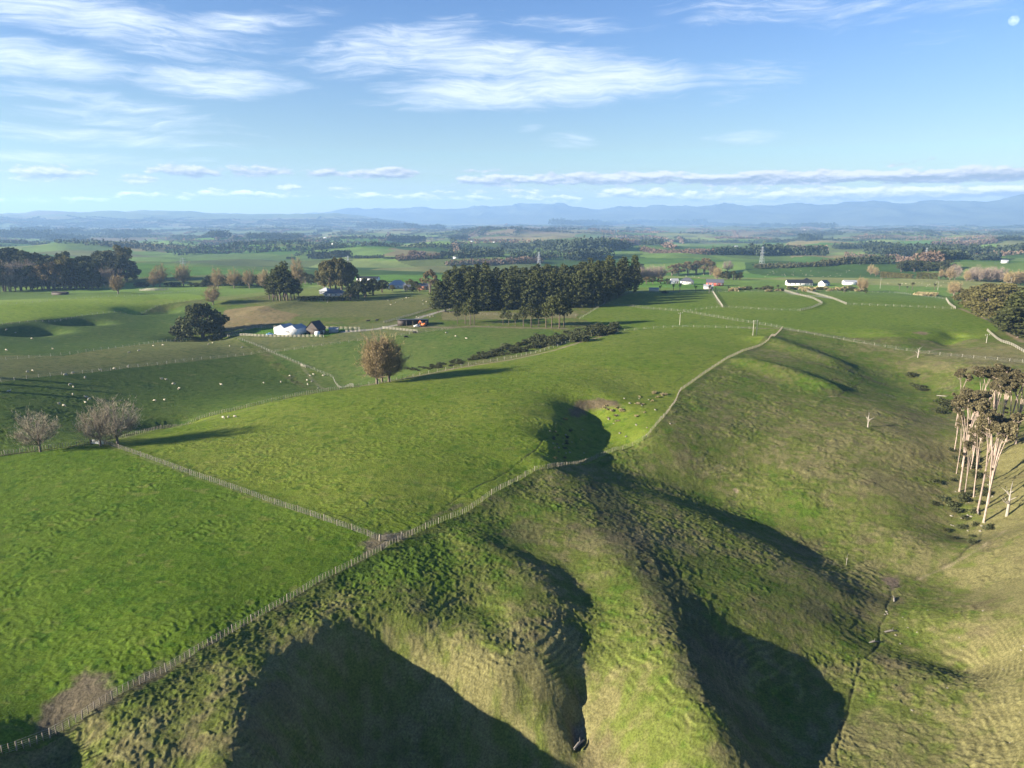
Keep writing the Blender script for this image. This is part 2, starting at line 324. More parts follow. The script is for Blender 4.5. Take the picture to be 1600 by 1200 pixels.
def link(name, me, parent=None, loc=None, rz=0, sc=None):
    o = bpy.data.objects.new(name, me); COL.objects.link(o)
    if parent: o.parent = parent
    if loc is not None: o.location = loc
    if rz: o.rotation_euler = (0, 0, rz)
    if sc is not None: o.scale = sc if hasattr(sc, '__len__') else (sc,) * 3
    return o
def empty(name, loc, rz=0, sc=None):
    o = bpy.data.objects.new(name, None); COL.objects.link(o); o.location = loc; o.rotation_euler = (0, 0, rz)
    o.empty_display_size = .5
    if sc is not None: o.scale = sc if hasattr(sc, '__len__') else (sc,) * 3
    return o
class MB:
    """collects boxes, bars, tubes and panels into one mesh"""
    def __init__(s): s.v = []; s.q = []; s.t = []; s.n = 0
    def add(s, V, q=None, t=None):
        V = np.asarray(V, float)
        if q is not None: s.q.append(np.asarray(q) + s.n)
        if t is not None: s.t.append(np.asarray(t) + s.n)
        s.v.append(V); s.n += len(V)
    BQ = np.array([[0, 3, 2, 1], [4, 5, 6, 7], [0, 1, 5, 4], [1, 2, 6, 5], [2, 3, 7, 6], [3, 0, 4, 7]])
    def box(s, c, d, rz=0):
        x, y, z = np.array(d) / 2
        V = np.array([[-x, -y, -z], [x, -y, -z], [x, y, -z], [-x, y, -z], [-x, -y, z], [x, -y, z], [x, y, z], [-x, y, z]])
        if rz:
            c_, s_ = math.cos(rz), math.sin(rz); V = V @ np.array([[c_, s_, 0], [-s_, c_, 0], [0, 0, 1]])
        s.add(V + np.array(c), s.BQ)
    def bar(s, a, b, w, h=None):
        """a rectangular bar from a to b, w wide and h deep"""
        a, b = np.array(a, float), np.array(b, float); d = b - a; L = np.linalg.norm(d); d /= L
        up = np.array([0, 0, 1.]) if abs(d[2]) < .95 else np.array([1., 0, 0])
        r = np.cross(d, up); r /= np.linalg.norm(r); u = np.cross(r, d); h = h or w
        o = [(-1, -1), (1, -1), (1, 1), (-1, 1)]
        V = [a + r * i * w / 2 + u * j * h / 2 for i, j in o] + [b + r * i * w / 2 + u * j * h / 2 for i, j in o]
        s.add(V, s.BQ)
    def tube(s, P, rad, k=5, cap=True):
        P = np.asarray(P, float); n = len(P); rad = np.broadcast_to(rad, n)
        T = np.gradient(P, axis=0); T /= np.maximum(np.linalg.norm(T, axis=1), 1e-9)[:, None]
        ref = np.array([0.31, .95, .05]); A = np.cross(T, ref); A /= np.maximum(np.linalg.norm(A, axis=1), 1e-6)[:, None]; B = np.cross(T, A)
        an = np.arange(k) * 2 * math.pi / k
        V = (P[:, None] + rad[:, None, None] * (A[:, None] * np.cos(an)[None, :, None] + B[:, None] * np.sin(an)[None, :, None])).reshape(-1, 3)
        i, j = np.meshgrid(np.arange(n - 1), np.arange(k), indexing='ij'); j2 = (j + 1) % k
        q = np.stack([i * k + j, i * k + j2, (i + 1) * k + j2, (i + 1) * k + j], -1).reshape(-1, 4)
        t = None
        if cap and k > 3: t = [[(n - 1) * k, (n - 1) * k + a, (n - 1) * k + a + 1] for a in range(1, k - 1)]
        s.add(V, q, t)
    def poly(s, V):
        V = np.asarray(V, float)
        if len(V) == 4: s.add(V, [[0, 1, 2, 3]])
        else: s.add(V, None, [[0, a, a + 1] for a in range(1, len(V) - 1)])
    def mesh(s, name, m, smooth=False):
        f = []
        if s.q: f.append(np.concatenate(s.q))
        if s.t: f.append(np.concatenate(s.t))
        return mesh_np(name, np.concatenate(s.v), f, m, smooth)
    def build(s, name, m, parent=None, loc=None, smooth=False):
        return link(name, s.mesh(name, m, smooth), parent, loc)
def copy_tree(o, parent=None):
    c = o.copy(); COL.objects.link(c)
    if parent: c.parent = parent
    for ch in CHILD.get(o.name, ()): copy_tree(ch, c)
    return c
CHILD = {}
def kids(o, *ch): CHILD.setdefault(o.name, []).extend(ch); return o

# ---------------------------------------------------------------- light and sky
SUN_EL, SUN_AZ_FROM = 17.0, R(-110)          # the sun stands low on the left, a little behind the camera (azimuth from +Y, clockwise)
sd = Vector((math.sin(SUN_AZ_FROM) * math.cos(R(SUN_EL)), math.cos(SUN_AZ_FROM) * math.cos(R(SUN_EL)), math.sin(R(SUN_EL))))
sl = bpy.data.lights.new('sun', 'SUN'); sun = bpy.data.objects.new('sun', sl); COL.objects.link(sun)
sl.energy = 5.0; sl.angle = R(.53); sl.color = (1, .9, .74)
sun.rotation_euler = sd.to_track_quat('Z', 'Y').to_euler(); sun.location = sd * 500

w = bpy.data.worlds.new('World'); SC.world = w; w.use_nodes = True
nt = w.node_tree; N = nt.nodes; Lk = nt.links
for n in list(N): N.remove(n)
def nd(t, **k):
    n = N.new(t)
    for a, b in k.items(): setattr(n, a, b)
    return n
def mth(op, a, b=None, c=None, clamp=False):
    n = nd('ShaderNodeMath', operation=op); n.use_clamp = clamp
    for i, x in enumerate((a, b, c)):
        if x is None: continue
        if hasattr(x, 'is_output') or hasattr(x, 'links'): Lk.new(x, n.inputs[i])
        else: n.inputs[i].default_value = x
    return n.outputs[0]
sky = nd('ShaderNodeTexSky', sky_type='NISHITA'); sky.sun_disc = False; sky.sun_elevation = R(SUN_EL)
sky.sun_rotation = SUN_AZ_FROM; sky.altitude = 100; sky.air_density = 1.0; sky.dust_density = 0.0; sky.ozone_density = 1.6
tc = nd('ShaderNodeTexCoord'); sx = nd('ShaderNodeSeparateXYZ'); Lk.new(tc.outputs['Generated'], sx.inputs[0])
az = mth('MULTIPLY', mth('ARCTAN2', sx.outputs[0], sx.outputs[1]), 57.2958)
el = mth('MULTIPLY', mth('ARCSINE', sx.outputs[2]), 57.2958)
cx = nd('ShaderNodeCombineXYZ'); Lk.new(az, cx.inputs[0]); Lk.new(el, cx.inputs[1])
def noise(vec, sc, det=5, rough=.55, dist=0., scale_xyz=(1, 1, 1), loc=(0, 0, 0), rz=0):
    mp = nd('ShaderNodeMapping'); mp.inputs['Scale'].default_value = scale_xyz; mp.inputs['Location'].default_value = loc; mp.inputs['Rotation'].default_value = (0, 0, rz)
    Lk.new(vec, mp.inputs[0]); n = nd('ShaderNodeTexNoise'); n.inputs['Scale'].default_value = sc; n.inputs['Detail'].default_value = det
    n.inputs['Roughness'].default_value = rough; n.inputs['Distortion'].default_value = dist
    Lk.new(mp.outputs[0], n.inputs['Vector']); return n.outputs['Fac']
def mrange(x, a, b, c=0., d=1., smooth=True):
    n = nd('ShaderNodeMapRange'); n.interpolation_type = 'SMOOTHSTEP' if smooth else 'LINEAR'
    Lk.new(x, n.inputs[0]); n.inputs[1].default_value = a; n.inputs[2].default_value = b; n.inputs[3].default_value = c; n.inputs[4].default_value = d
    return n.outputs[0]
def dir_of(u, v):
    d = ray(u, v); d = d / np.linalg.norm(d)
    return math.degrees(math.atan2(d[0], d[1])), math.degrees(math.asin(d[2]))
def patches(lst, lift=False):
    """soft cloud banks in the sky dome: centre, half width and height in degrees of azimuth and elevation, tilt, strength"""
    tot = None; grad = None
    for (u, v, hw, hh, tilt, s) in lst:
        a, e = dir_of(u, v)
        mp = nd('ShaderNodeMapping', vector_type='TEXTURE'); mp.inputs['Location'].default_value = (a, e, 0)
        mp.inputs['Rotation'].default_value = (0, 0, R(tilt)); mp.inputs['Scale'].default_value = (hw / 19.2, hh / 19.2, 1)
        Lk.new(cx.outputs[0], mp.inputs[0])
        ln = nd('ShaderNodeVectorMath', operation='LENGTH'); Lk.new(mp.outputs[0], ln.inputs[0])
        f = mrange(ln.outputs['Value'], 1.25, .1, 0, s)
        tot = f if tot is None else mth('MAXIMUM', tot, f)
        if lift:       # how high in its bank a point lies: tops catch the sun, bases stay grey
            sp_ = nd('ShaderNodeSeparateXYZ'); Lk.new(mp.outputs[0], sp_.inputs[0]); gy = mth('MULTIPLY', f, mth('SUBTRACT', sp_.outputs[1], mth('MULTIPLY', sp_.outputs[0], .18)))
            grad = gy if grad is None else mth('ADD', grad, gy)
    return (tot, grad) if lift else tot
# high cirrus: streaks drawn out across the sky, broken by fine combed noise
warp = nd('ShaderNodeTexNoise'); warp.inputs['Scale'].default_value = .09; warp.inputs['Detail'].default_value = 3; Lk.new(cx.outputs[0], warp.inputs['Vector'])
wv = nd('ShaderNodeVectorMath', operation='SUBTRACT'); Lk.new(warp.outputs['Color'], wv.inputs[0]); wv.inputs[1].default_value = (.5, .5, .5)
wm = nd('ShaderNodeVectorMath', operation='MULTIPLY'); Lk.new(wv.outputs[0], wm.inputs[0]); wm.inputs[1].default_value = (7, 3.2, 0)
wa = nd('ShaderNodeVectorMath', operation='ADD'); Lk.new(cx.outputs[0], wa.inputs[0]); Lk.new(wm.outputs[0], wa.inputs[1])
fine = noise(wa.outputs[0], 1.25, 9, .66, .6, (.22, 1.8, 1), (0, 0, 0), R(-6))
broad = noise(wa.outputs[0], .22, 4, .5, .2, (.35, 1.2, 1), (4, 2, 0), R(4))
mask = patches([(120, 22, 420, 38, -3, .8), (330, 45, 230, 30, 9, .78), (30, 92, 190, 36, 0, .95), (230, 68, 240, 24, -7, .7),
                (340, 128, 150, 32, 0, .95), (430, 132, 110, 26, 0, .6), (610, 75, 230, 48, 12, .85), (780, 95, 300, 50, -4, 1),
                (830, 140, 330, 42, 3, 1.05), (960, 125, 180, 42, 0, .9), (890, 40, 200, 20, -2, .62), (150, 160, 230, 24, -6, .74), (200, 190, 260, 20, -3, .72), (160, 215, 330, 20, -2, .78),
                (330, 195, 150, 28, -12, .5), (100, 247, 240, 14, 0, .75), (310, 249, 70, 9, 0, .6), (1300, 18, 340, 30, -5, .68), (1270, 35, 110, 22, -16, .6),
                (1105, 29, 70, 16, 0, .6), (1190, 112, 150, 44, 4, .62), (890, 220, 75, 18, 0, .7), (825, 200, 40, 9, 6, .7), (1160, 215, 90, 16, 0, .68),
                (1140, 158, 60, 14, 5, .5), (1430, 65, 110, 30, 0, .5)])
cf = mth('ADD', mth('MULTIPLY', fine, .75), mth('MULTIPLY', broad, .55))
cir = mth('MULTIPLY', mrange(mth('ADD', cf, mth('MULTIPLY', mask, .62)), .86, 1.40), .92)
comb = noise(wa.outputs[0], 2.2, 6, .68, .8, (.13, 1.5, 1), (7, 1, 0), R(-9))
cir = mth('MULTIPLY', mth('MULTIPLY', cir, mrange(mask, .02, .45)), mrange(comb, .28, .6, .55, 1.0))
# low cumulus along the horizon: flat grey bases, sunlit tops
puff = noise(cx.outputs[0], 1.15, 6, .58, .1, (.62, 1.7, 1), (3, 0, 0))
pufft = noise(cx.outputs[0], 1.15, 6, .58, .1, (.62, 1.7, 1), (2.9, .34, 0))
cmask, clift = patches([(80, 270, 78, 15, 0, 1.), (300, 268, 75, 14, 0, .95), (400, 268, 60, 13, 0, .95), (220, 280, 40, 10, 0, .75), (505, 271, 45, 10, 0, .85), (600, 271, 75, 14, 2, .95),
                 (760, 282, 90, 14, 0, .95), (960, 279, 260, 13, 0, 1.15), (1250, 277, 330, 13, 0, 1.2), (1500, 274, 220, 14, 0, 1.2), (1550, 262, 60, 7, 0, .8), (1350, 300, 420, 11, 0, .95), (1560, 300, 200, 12, 0, 1.0),
                 (745, 267, 60, 5, 0, .6), (440, 293, 40, 8, 0, .7), (540, 296, 35, 7, 0, .6), (250, 305, 90, 8, 0, .7), (350, 302, 60, 9, 0, .8), (430, 306, 70, 8, 0, .75), (560, 306, 60, 9, 0, .78), (640, 308, 90, 9, 0, .8), (740, 310, 70, 8, 0, .75), (90, 312, 120, 7, 0, .65),
                 (840, 309, 60, 10, 0, .85), (975, 301, 46, 15, 0, 1.0), (1025, 304, 34, 13, 0, .95), (890, 309, 36, 11, 0, .85), (1080, 306, 45, 9, 0, .85), (1410, 255, 50, 5, 8, .6), (1300, 310, 420, 10, 0, .85), (800, 300, 200, 8, 0, .6)], True)
gap = noise(cx.outputs[0], .55, 3, .5, 0, (.4, 1.2, 1), (1, 7, 0))
cu_in = mth('ADD', mth('ADD', mth('MULTIPLY', puff, 1.15), mth('MULTIPLY', gap, .3)), mth('MULTIPLY', cmask, .55))
cu = mth('MULTIPLY', mrange(cu_in, .93, 1.16), mrange(cmask, .02, .3))
bright = mth('ADD', mth('ADD', .42, mth('MULTIPLY', clift, .95)), mth('MULTIPLY', mth('SUBTRACT', puff, pufft), 2.2), clamp=True)
ccol = nd('ShaderNodeMix', data_type='RGBA'); Lk.new(bright, ccol.inputs['Factor'])
ccol.inputs['A'].default_value = (*CUM_DARK, 1); ccol.inputs['B'].default_value = (*CUM_LIGHT, 1)
csc = nd('ShaderNodeVectorMath', operation='SCALE'); Lk.new(ccol.outputs['Result'], csc.inputs[0]); Lk.new(mrange(el, .7, 3.6, 2.1, 1.0), csc.inputs['Scale'])
# the sky itself
hs = nd('ShaderNodeHueSaturation'); hs.inputs['Saturation'].default_value = SKY_SAT; hs.inputs['Value'].default_value = SKY_VAL; hs.inputs['Hue'].default_value = SKY_HUE
Lk.new(sky.outputs[0], hs.inputs['Color'])
dim = mrange(el, 0, 14, SKY_LOW, 1.0)
dv = nd('ShaderNodeVectorMath', operation='SCALE'); Lk.new(hs.outputs[0], dv.inputs[0]); Lk.new(dim, dv.inputs['Scale'])
m1 = nd('ShaderNodeMix', data_type='RGBA'); Lk.new(cir, m1.inputs['Factor']); Lk.new(dv.outputs[0], m1.inputs['A']); m1.inputs['B'].default_value = (*CIR_COL, 1)
m2 = nd('ShaderNodeMix', data_type='RGBA'); Lk.new(mth('MULTIPLY', cu, .92), m2.inputs['Factor']); Lk.new(m1.outputs['Result'], m2.inputs['A']); Lk.new(csc.outputs[0], m2.inputs['B'])
bg = nd('ShaderNodeBackground'); bg.inputs['Strength'].default_value = SKY_STR; Lk.new(m2.outputs['Result'], bg.inputs['Color'])
wo = nd('ShaderNodeOutputWorld'); Lk.new(bg.outputs[0], wo.inputs['Surface'])
w.cycles.sampling_method = 'MANUAL'; w.cycles.sample_map_resolution = 512
SC.view_settings.view_transform = 'Standard'; SC.view_settings.look = 'None'
SC.view_settings.exposure = 1.86; SC.view_settings.gamma = 1
SC.cycles.max_bounces = 6; SC.cycles.transparent_max_bounces = 12; SC.cycles.volume_bounces = 1
SC.cycles.use_adaptive_sampling = True; SC.cycles.adaptive_threshold = .012
SC.cycles.use_denoising = True; SC.cycles.denoising_prefilter = 'ACCURATE'

# ---------------------------------------------------------------- the ground: one sheet from under the camera to the far hills
QL = QUAL
az_cols = np.concatenate([np.linspace(-68, -42, 60)[:-1], np.linspace(-42, 42, int(1150 * QL)), np.linspace(42, 68, 60)[1:]]) * math.pi / 180
rr = [38.0]
while rr[-1] < 19000:
    d = rr[-1]
    g = np.interp(d, [38, 70, 260, 480, 900, 2500, 6000, 30000], [.0026, .0018, .0021, .0034, .006, .009, .012, .02]) / QL
    rr.append(d * (1 + g))
rr = np.array(rr)
nr, nc = len(rr), len(az_cols)
RR, AZ = np.meshgrid(rr, az_cols, indexing='ij')
X, Y = (RR * np.sin(AZ)).ravel(), (RR * np.cos(AZ)).ravel() - 12.0
Z = height(X, Y).astype(np.float64)
D = np.hypot(X, Y)
near = D < 720
def wpoly(pts):
    out = []
    for p in pts:
        if len(p) == 3: out.append(at_z(*p))
        else:
            g = ground(*p); out.append(g[:2])
    return np.array(out)
jx, jy = fbm(X / 5, Y / 5, 2, 3) * .35, fbm(X / 5 + 40, Y / 5, 2, 4) * .35
def inside(poly, x, y):
    c = np.zeros(len(x), bool); n = len(poly)
    for i in range(n):
        x1, y1 = poly[i]; x2, y2 = poly[(i + 1) % n]
        if y1 == y2: continue
        c ^= ((y1 > y) != (y2 > y)) & (x < (x2 - x1) * (y - y1) / (y2 - y1) + x1)
    return c
def line_d(pts, x, y):
    P = np.array(pts)[:, :2]; d2 = np.full(len(x), 1e12)
    lo, hi = P.min(0) - 14, P.max(0) + 14
    k = np.nonzero((x > lo[0]) & (x < hi[0]) & (y > lo[1]) & (y < hi[1]))[0]
    full, x, y = d2, x[k], y[k]; d2 = d2[k]
    for a, b in zip(P[:-1], P[1:]):
        ab = b - a; L = (ab ** 2).sum() + 1e-9
        t = np.clip(((x - a[0]) * ab[0] + (y - a[1]) * ab[1]) / L, 0, 1)
        d2 = np.minimum(d2, (x - a[0] - t * ab[0]) ** 2 + (y - a[1] - t * ab[1]) ** 2)
    full[k] = d2
    return np.sqrt(full)
ni = np.nonzero(near)[0]
nx, ny, nz = X[ni] + jx[ni], Y[ni] + jy[ni], Z[ni]
C = np.zeros((len(X), 3), np.float32)
clump = np.zeros(len(X), np.float32)       # height of the grass tufts
rank = np.zeros(len(X), np.float32)        # rough hill grass
# --- slopes
e = .8
gx_ = (height(nx + e, ny) - height(nx - e, ny)) / (2 * e); gy_ = (height(nx, ny + e) - height(nx, ny - e)) / (2 * e)
slope = np.hypot(gx_, gy_)
# --- rough hill country everywhere first: green in the damp, straw on the dry faces
GREEN, OLIVE, TAN = np.array((.064, .104, .014)), np.array((.094, .112, .025)), np.array((.146, .134, .055))
n1 = fbm(nx / 26, ny / 26, 4, 21); n2 = fbm(nx / 7, ny / 7, 3, 22); n3 = fbm(nx / 1.6, ny / 1.6, 3, 23)
dry = .40 + .45 * n1 + .42 * n2 + .55 * n3 + .22 * sstep(.25, .6, slope)
def dryspot(u, v, r, a):
    global dry
    g = ground(u, v); dry = dry + a * np.exp(-((nx - g[0]) ** 2 + (ny - g[1]) ** 2) / r ** 2)
for s in DRY: dryspot(*s)
dry = np.clip(dry, 0, 1.3)
Cn = GREEN + (OLIVE - GREEN) * sstep(.05, .5, dry)[:, None] + (TAN - OLIVE) * sstep(.5, 1.15, dry)[:, None]
brown = sstep(.25, .6, fbm(nx / 9 + 50, ny / 9, 3, 27) + .25 * fbm(nx / 1.5, ny / 1.5, 2, 29)) * .5
Cn = Cn * (1 - brown[:, None]) + np.array((.105, .085, .048)) * brown[:, None]
cl = np.full(len(nx), .06); rk = np.full(len(nx), .19) * (.55 + .9 * sstep(-.3, .4, fbm(nx / 12, ny / 12, 3, 38)))
# --- paddocks
def paddock(pts, c1, c2, h, hrank=0, sc=14.0, seed=50, blend=.55):
    m = inside(wpoly(pts), nx, ny)
    k = np.clip(.5 + blend * fbm(nx[m] / sc, ny[m] / sc, 4, seed) + .45 * fbm(nx[m] / 1.7, ny[m] / 1.2, 3, seed + 1), 0, 1)[:, None]
    sp = np.maximum(sstep(.50, .68, vnoise(nx[m] / 1.6 + 3, ny[m] / 1.5, seed + 5)) * .42, sstep(.38, .75, fbm(nx[m] / 5, ny[m] / 4, 3, seed + 7)) * .3)[:, None]     # lush dung and urine spots
    pl = (sstep(.40, .7, fbm(nx[m] / 3.2, ny[m] / 2.2, 3, seed + 9)) * .45)[:, None]                      # grazed, yellowed turf
    Cn[m] = np.array(c1) * (1 - k) + np.array(c2) * k; Cn[m] *= (1 - sp * np.array([.75, .45, .6])); Cn[m] = Cn[m] * (1 - pl) + np.array((.175, .17, .05)) * pl; cl[m] = h; rk[m] = hrank
for p in PADDOCKS: paddock(*p)
# --- bare earth, tracks and wear
NN = fbm(nx / 1.1, ny / 1.1, 3, 61) + fbm(nx / 4, ny / 4, 2, 62); NV = 1 + .25 * fbm(nx / .8, ny / .8, 2, 63)
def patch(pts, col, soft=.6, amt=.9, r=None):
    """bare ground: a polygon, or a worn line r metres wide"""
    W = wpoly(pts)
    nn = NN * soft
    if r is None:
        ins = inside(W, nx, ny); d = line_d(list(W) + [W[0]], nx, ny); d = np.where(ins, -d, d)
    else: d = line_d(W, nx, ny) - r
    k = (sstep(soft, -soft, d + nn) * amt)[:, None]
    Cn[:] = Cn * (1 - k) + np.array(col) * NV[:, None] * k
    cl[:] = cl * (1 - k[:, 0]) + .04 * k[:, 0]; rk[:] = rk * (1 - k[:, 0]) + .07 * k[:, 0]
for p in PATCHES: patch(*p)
C[ni] = Cn; clump[ni] = cl; rank[ni] = rk
# --- the far country: paddocks of every green and straw, laid out in crooked blocks
fi = np.nonzero(D > 480)[0]
fx, fy, fd = X[fi], Y[fi], D[fi]
wx, wy = fx + 60 * fbm(fx / 500, fy / 500, 2, 71), fy + 60 * fbm(fx / 500 + 9, fy / 500, 2, 72)
S = np.interp(fd, [500, 4000, 12000], [210, 330, 600])
S = np.where(fd < 2600, 240., np.where(fd < 7000, 380., 700.))
a_ = .35; ux, uy = (wx * math.cos(a_) - wy * math.sin(a_)) / S, (wx * math.sin(a_) + wy * math.cos(a_)) / (S * .72)
bx, by = np.floor(ux), np.floor(uy)
best = np.full(len(fi), 9.); bid = np.zeros(len(fi), np.float32); bid2 = np.zeros(len(fi), np.float32)
for i in (-1, 0, 1):
    for j in (-1, 0, 1):
        cxx, cyy = bx + i, by + j
        px_, py_ = cxx + .2 + .6 * _hash(cxx, cyy, 81), cyy + .2 + .6 * _hash(cxx, cyy, 82)
        dd = np.maximum(abs(ux - px_), abs(uy - py_))
        b = dd < best; best[b] = dd[b]; bid[b] = _hash(cxx, cyy, 83)[b]; bid2[b] = _hash(cxx, cyy, 84)[b]
PAL = np.array([(.060, .125, .022), (.085, .140, .030), (.070, .112, .028), (.105, .140, .040), (.050, .100, .022), (.125, .140, .050), (.17, .155, .07), (.145, .115, .07), (.075, .13, .03), (.13, .15, .055)])
lim = np.interp(fd, [600, 2600, 5000], [.62, .66, 1.0])
pi_ = np.minimum((bid * lim * len(PAL)).astype(int), len(PAL) - 1)
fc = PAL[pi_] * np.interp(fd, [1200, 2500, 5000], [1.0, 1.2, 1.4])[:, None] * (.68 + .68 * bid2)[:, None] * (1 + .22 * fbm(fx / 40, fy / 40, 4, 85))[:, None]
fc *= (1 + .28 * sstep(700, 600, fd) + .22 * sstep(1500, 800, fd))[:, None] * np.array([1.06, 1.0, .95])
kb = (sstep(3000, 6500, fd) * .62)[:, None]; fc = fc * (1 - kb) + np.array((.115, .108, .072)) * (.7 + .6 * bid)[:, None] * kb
kf = sstep(560, 720, fd)[:, None]
keep = (fd < 720)
C[fi] = np.where(keep[:, None], C[fi] * (1 - kf) + fc * kf, fc)
clump[fi] *= (1 - kf[:, 0]); rank[fi] *= (1 - kf[:, 0])
# --- real relief of the sward: tufts, hummocks, sheep tracks along the slope, the cut of the stream
wob = 1.2 * fbm(nx / 6, ny / 6, 2, 33)
ca, sa = math.cos(.25), math.sin(.25)
tx_, ty_ = nx * ca - ny * sa, nx * sa + ny * ca
def res(lam): return sstep(lam * 1.0, lam * .4, D[ni] * .0019)      # fade what the sheet is too coarse to carry
t1 = np.clip(vnoise(tx_ / .78 + wob * .3, ty_ / .5, 41) + .45 * vnoise(tx_ / .4, ty_ / .28, 42) + .5 * vnoise(tx_ / 2.2, ty_ / 1.4, 40), -.25, 1.3)
h1 = cl * t1 * (.45 + .9 * sstep(-.35, .4, fbm(nx / 13, ny / 9, 3, 37))) * res(.9)
t2 = np.abs(fbm(nx / 2.1 + wob * .2, ny / 2.1, 3, 43, .6)); t3 = np.clip(vnoise(nx / .62, ny / .62, 44), 0, 1)
t3b = np.clip(vnoise(nx / .34, ny / .34, 39), 0, 1)
t4 = fbm(nx / 5.5, ny / 5.5, 2, 48)
h2 = rk * (1 + .8 * sstep(150, 230, D[ni])) * ((t2 * .75 + t4 * .45) * res(1.4) + t3 * .6 * res(.62) + .55 * t3b * res(.5))
step = sstep(.15, .33, slope) * (rk > .12) * sstep(-.02, .34, fbm(nx / 10, ny / 8, 3, 45)) * (.5 + .5 * sstep(-.25, .25, fbm(nx / 2.2, ny / 2.2, 2, 36)))
tm = np.zeros(len(nx))
for u_, v_, r_ in TRACKS:
    g_ = ground(u_, v_); tm = np.maximum(tm, np.exp(-((nx - g_[0]) ** 2 + (ny - g_[1]) ** 2) / r_ ** 2))
step = np.maximum(step, tm * 1.25 * sstep(.06, .18, slope) * sstep(-.38, .12, fbm(nx / 4.5, ny / 3.2, 3, 35)) * (rk > .08))
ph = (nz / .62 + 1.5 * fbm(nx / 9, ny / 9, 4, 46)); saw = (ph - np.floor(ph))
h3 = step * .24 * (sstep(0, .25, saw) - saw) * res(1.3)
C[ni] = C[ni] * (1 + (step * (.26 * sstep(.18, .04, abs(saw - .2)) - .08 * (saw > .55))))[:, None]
hz = h1 + h2 + h3
CW = .5 * fbm(nx / 3, ny / 3, 2, 47)
for W, wid, dep in CUTS:
    d = line_d(wpoly(W), nx + CW, ny)
    hz = hz - dep * np.exp(-(d / wid) ** 2)
Z[ni] += hz
# far hummocks
mi = np.nonzero((D > 520) & (D < 5000))[0]
Z[mi] += sstep(520, 900, D[mi]) * fbm(X[mi] / 55, Y[mi] / 55, 3, 49) * 1.6
i, j = np.meshgrid(np.arange(nr - 1), np.arange(nc - 1), indexing='ij')
q = np.stack([i * nc + j, i * nc + j + 1, (i + 1) * nc + j + 1, (i + 1) * nc + j], -1).reshape(-1, 4)
gm = bpy.data.materials.new('pasture'); gm.use_nodes = True
def ground_mat(m):
    t = m.node_tree; b = t.nodes['Principled BSDF']; b.inputs['Roughness'].default_value = 1; b.inputs['Specular IOR Level'].default_value = .05
    a = t.nodes.new('ShaderNodeAttribute'); a.attribute_name = 'sward'
    tc = t.nodes.new('ShaderNodeTexCoord')
    n = t.nodes.new('ShaderNodeTexNoise'); n.inputs['Scale'].default_value = 3.2; n.inputs['Detail'].default_value = 5; n.inputs['Roughness'].default_value = .7
    t.links.new(tc.outputs['Object'], n.inputs['Vector'])
    n2 = t.nodes.new('ShaderNodeTexNoise'); n2.inputs['Scale'].default_value = .35; n2.inputs['Detail'].default_value = 6; n2.inputs['Roughness'].default_value = .65
    t.links.new(tc.outputs['Object'], n2.inputs['Vector'])
    mr = t.nodes.new('ShaderNodeMapRange'); mr.inputs[1].default_value = .3; mr.inputs[2].default_value = .7; mr.inputs[3].default_value = .5; mr.inputs[4].default_value = 1.5
    t.links.new(n.outputs['Fac'], mr.inputs[0])
    mr2 = t.nodes.new('ShaderNodeMapRange'); mr2.inputs[1].default_value = .3; mr2.inputs[2].default_value = .7; mr2.inputs[3].default_value = .82; mr2.inputs[4].default_value = 1.18
    t.links.new(n2.outputs['Fac'], mr2.inputs[0])
    mu = t.nodes.new('ShaderNodeMath'); mu.operation = 'MULTIPLY'; t.links.new(mr.outputs[0], mu.inputs[0]); t.links.new(mr2.outputs[0], mu.inputs[1])
    sc = t.nodes.new('ShaderNodeVectorMath'); sc.operation = 'SCALE'; t.links.new(a.outputs['Color'], sc.inputs[0]); t.links.new(mu.outputs[0], sc.inputs['Scale'])
    t.links.new(sc.outputs[0], b.inputs['Base Color'])
    bp = t.nodes.new('ShaderNodeBump'); bp.inputs['Strength'].default_value = .6; bp.inputs['Distance'].default_value = .22
    t.links.new(n.outputs['Fac'], bp.inputs['Height']); t.links.new(bp.outputs[0], b.inputs['Normal'])
ground_mat(gm)
gme = mesh_np('ground', np.stack([X, Y, Z], 1), q, gm, True)
at = gme.color_attributes.new('sward', 'FLOAT_COLOR', 'POINT')
at.data.foreach_set('color', np.concatenate([np.clip(C, .004, .8), np.ones((len(C), 1), np.float32)], 1).astype(np.float32).ravel())
gob = link('ground', gme); tag(gob, kind='structure'); gob['label'] = 'rolling green sheep pasture with steep gullies and far paddocks'
print('ground', len(X), time.time() - T0)

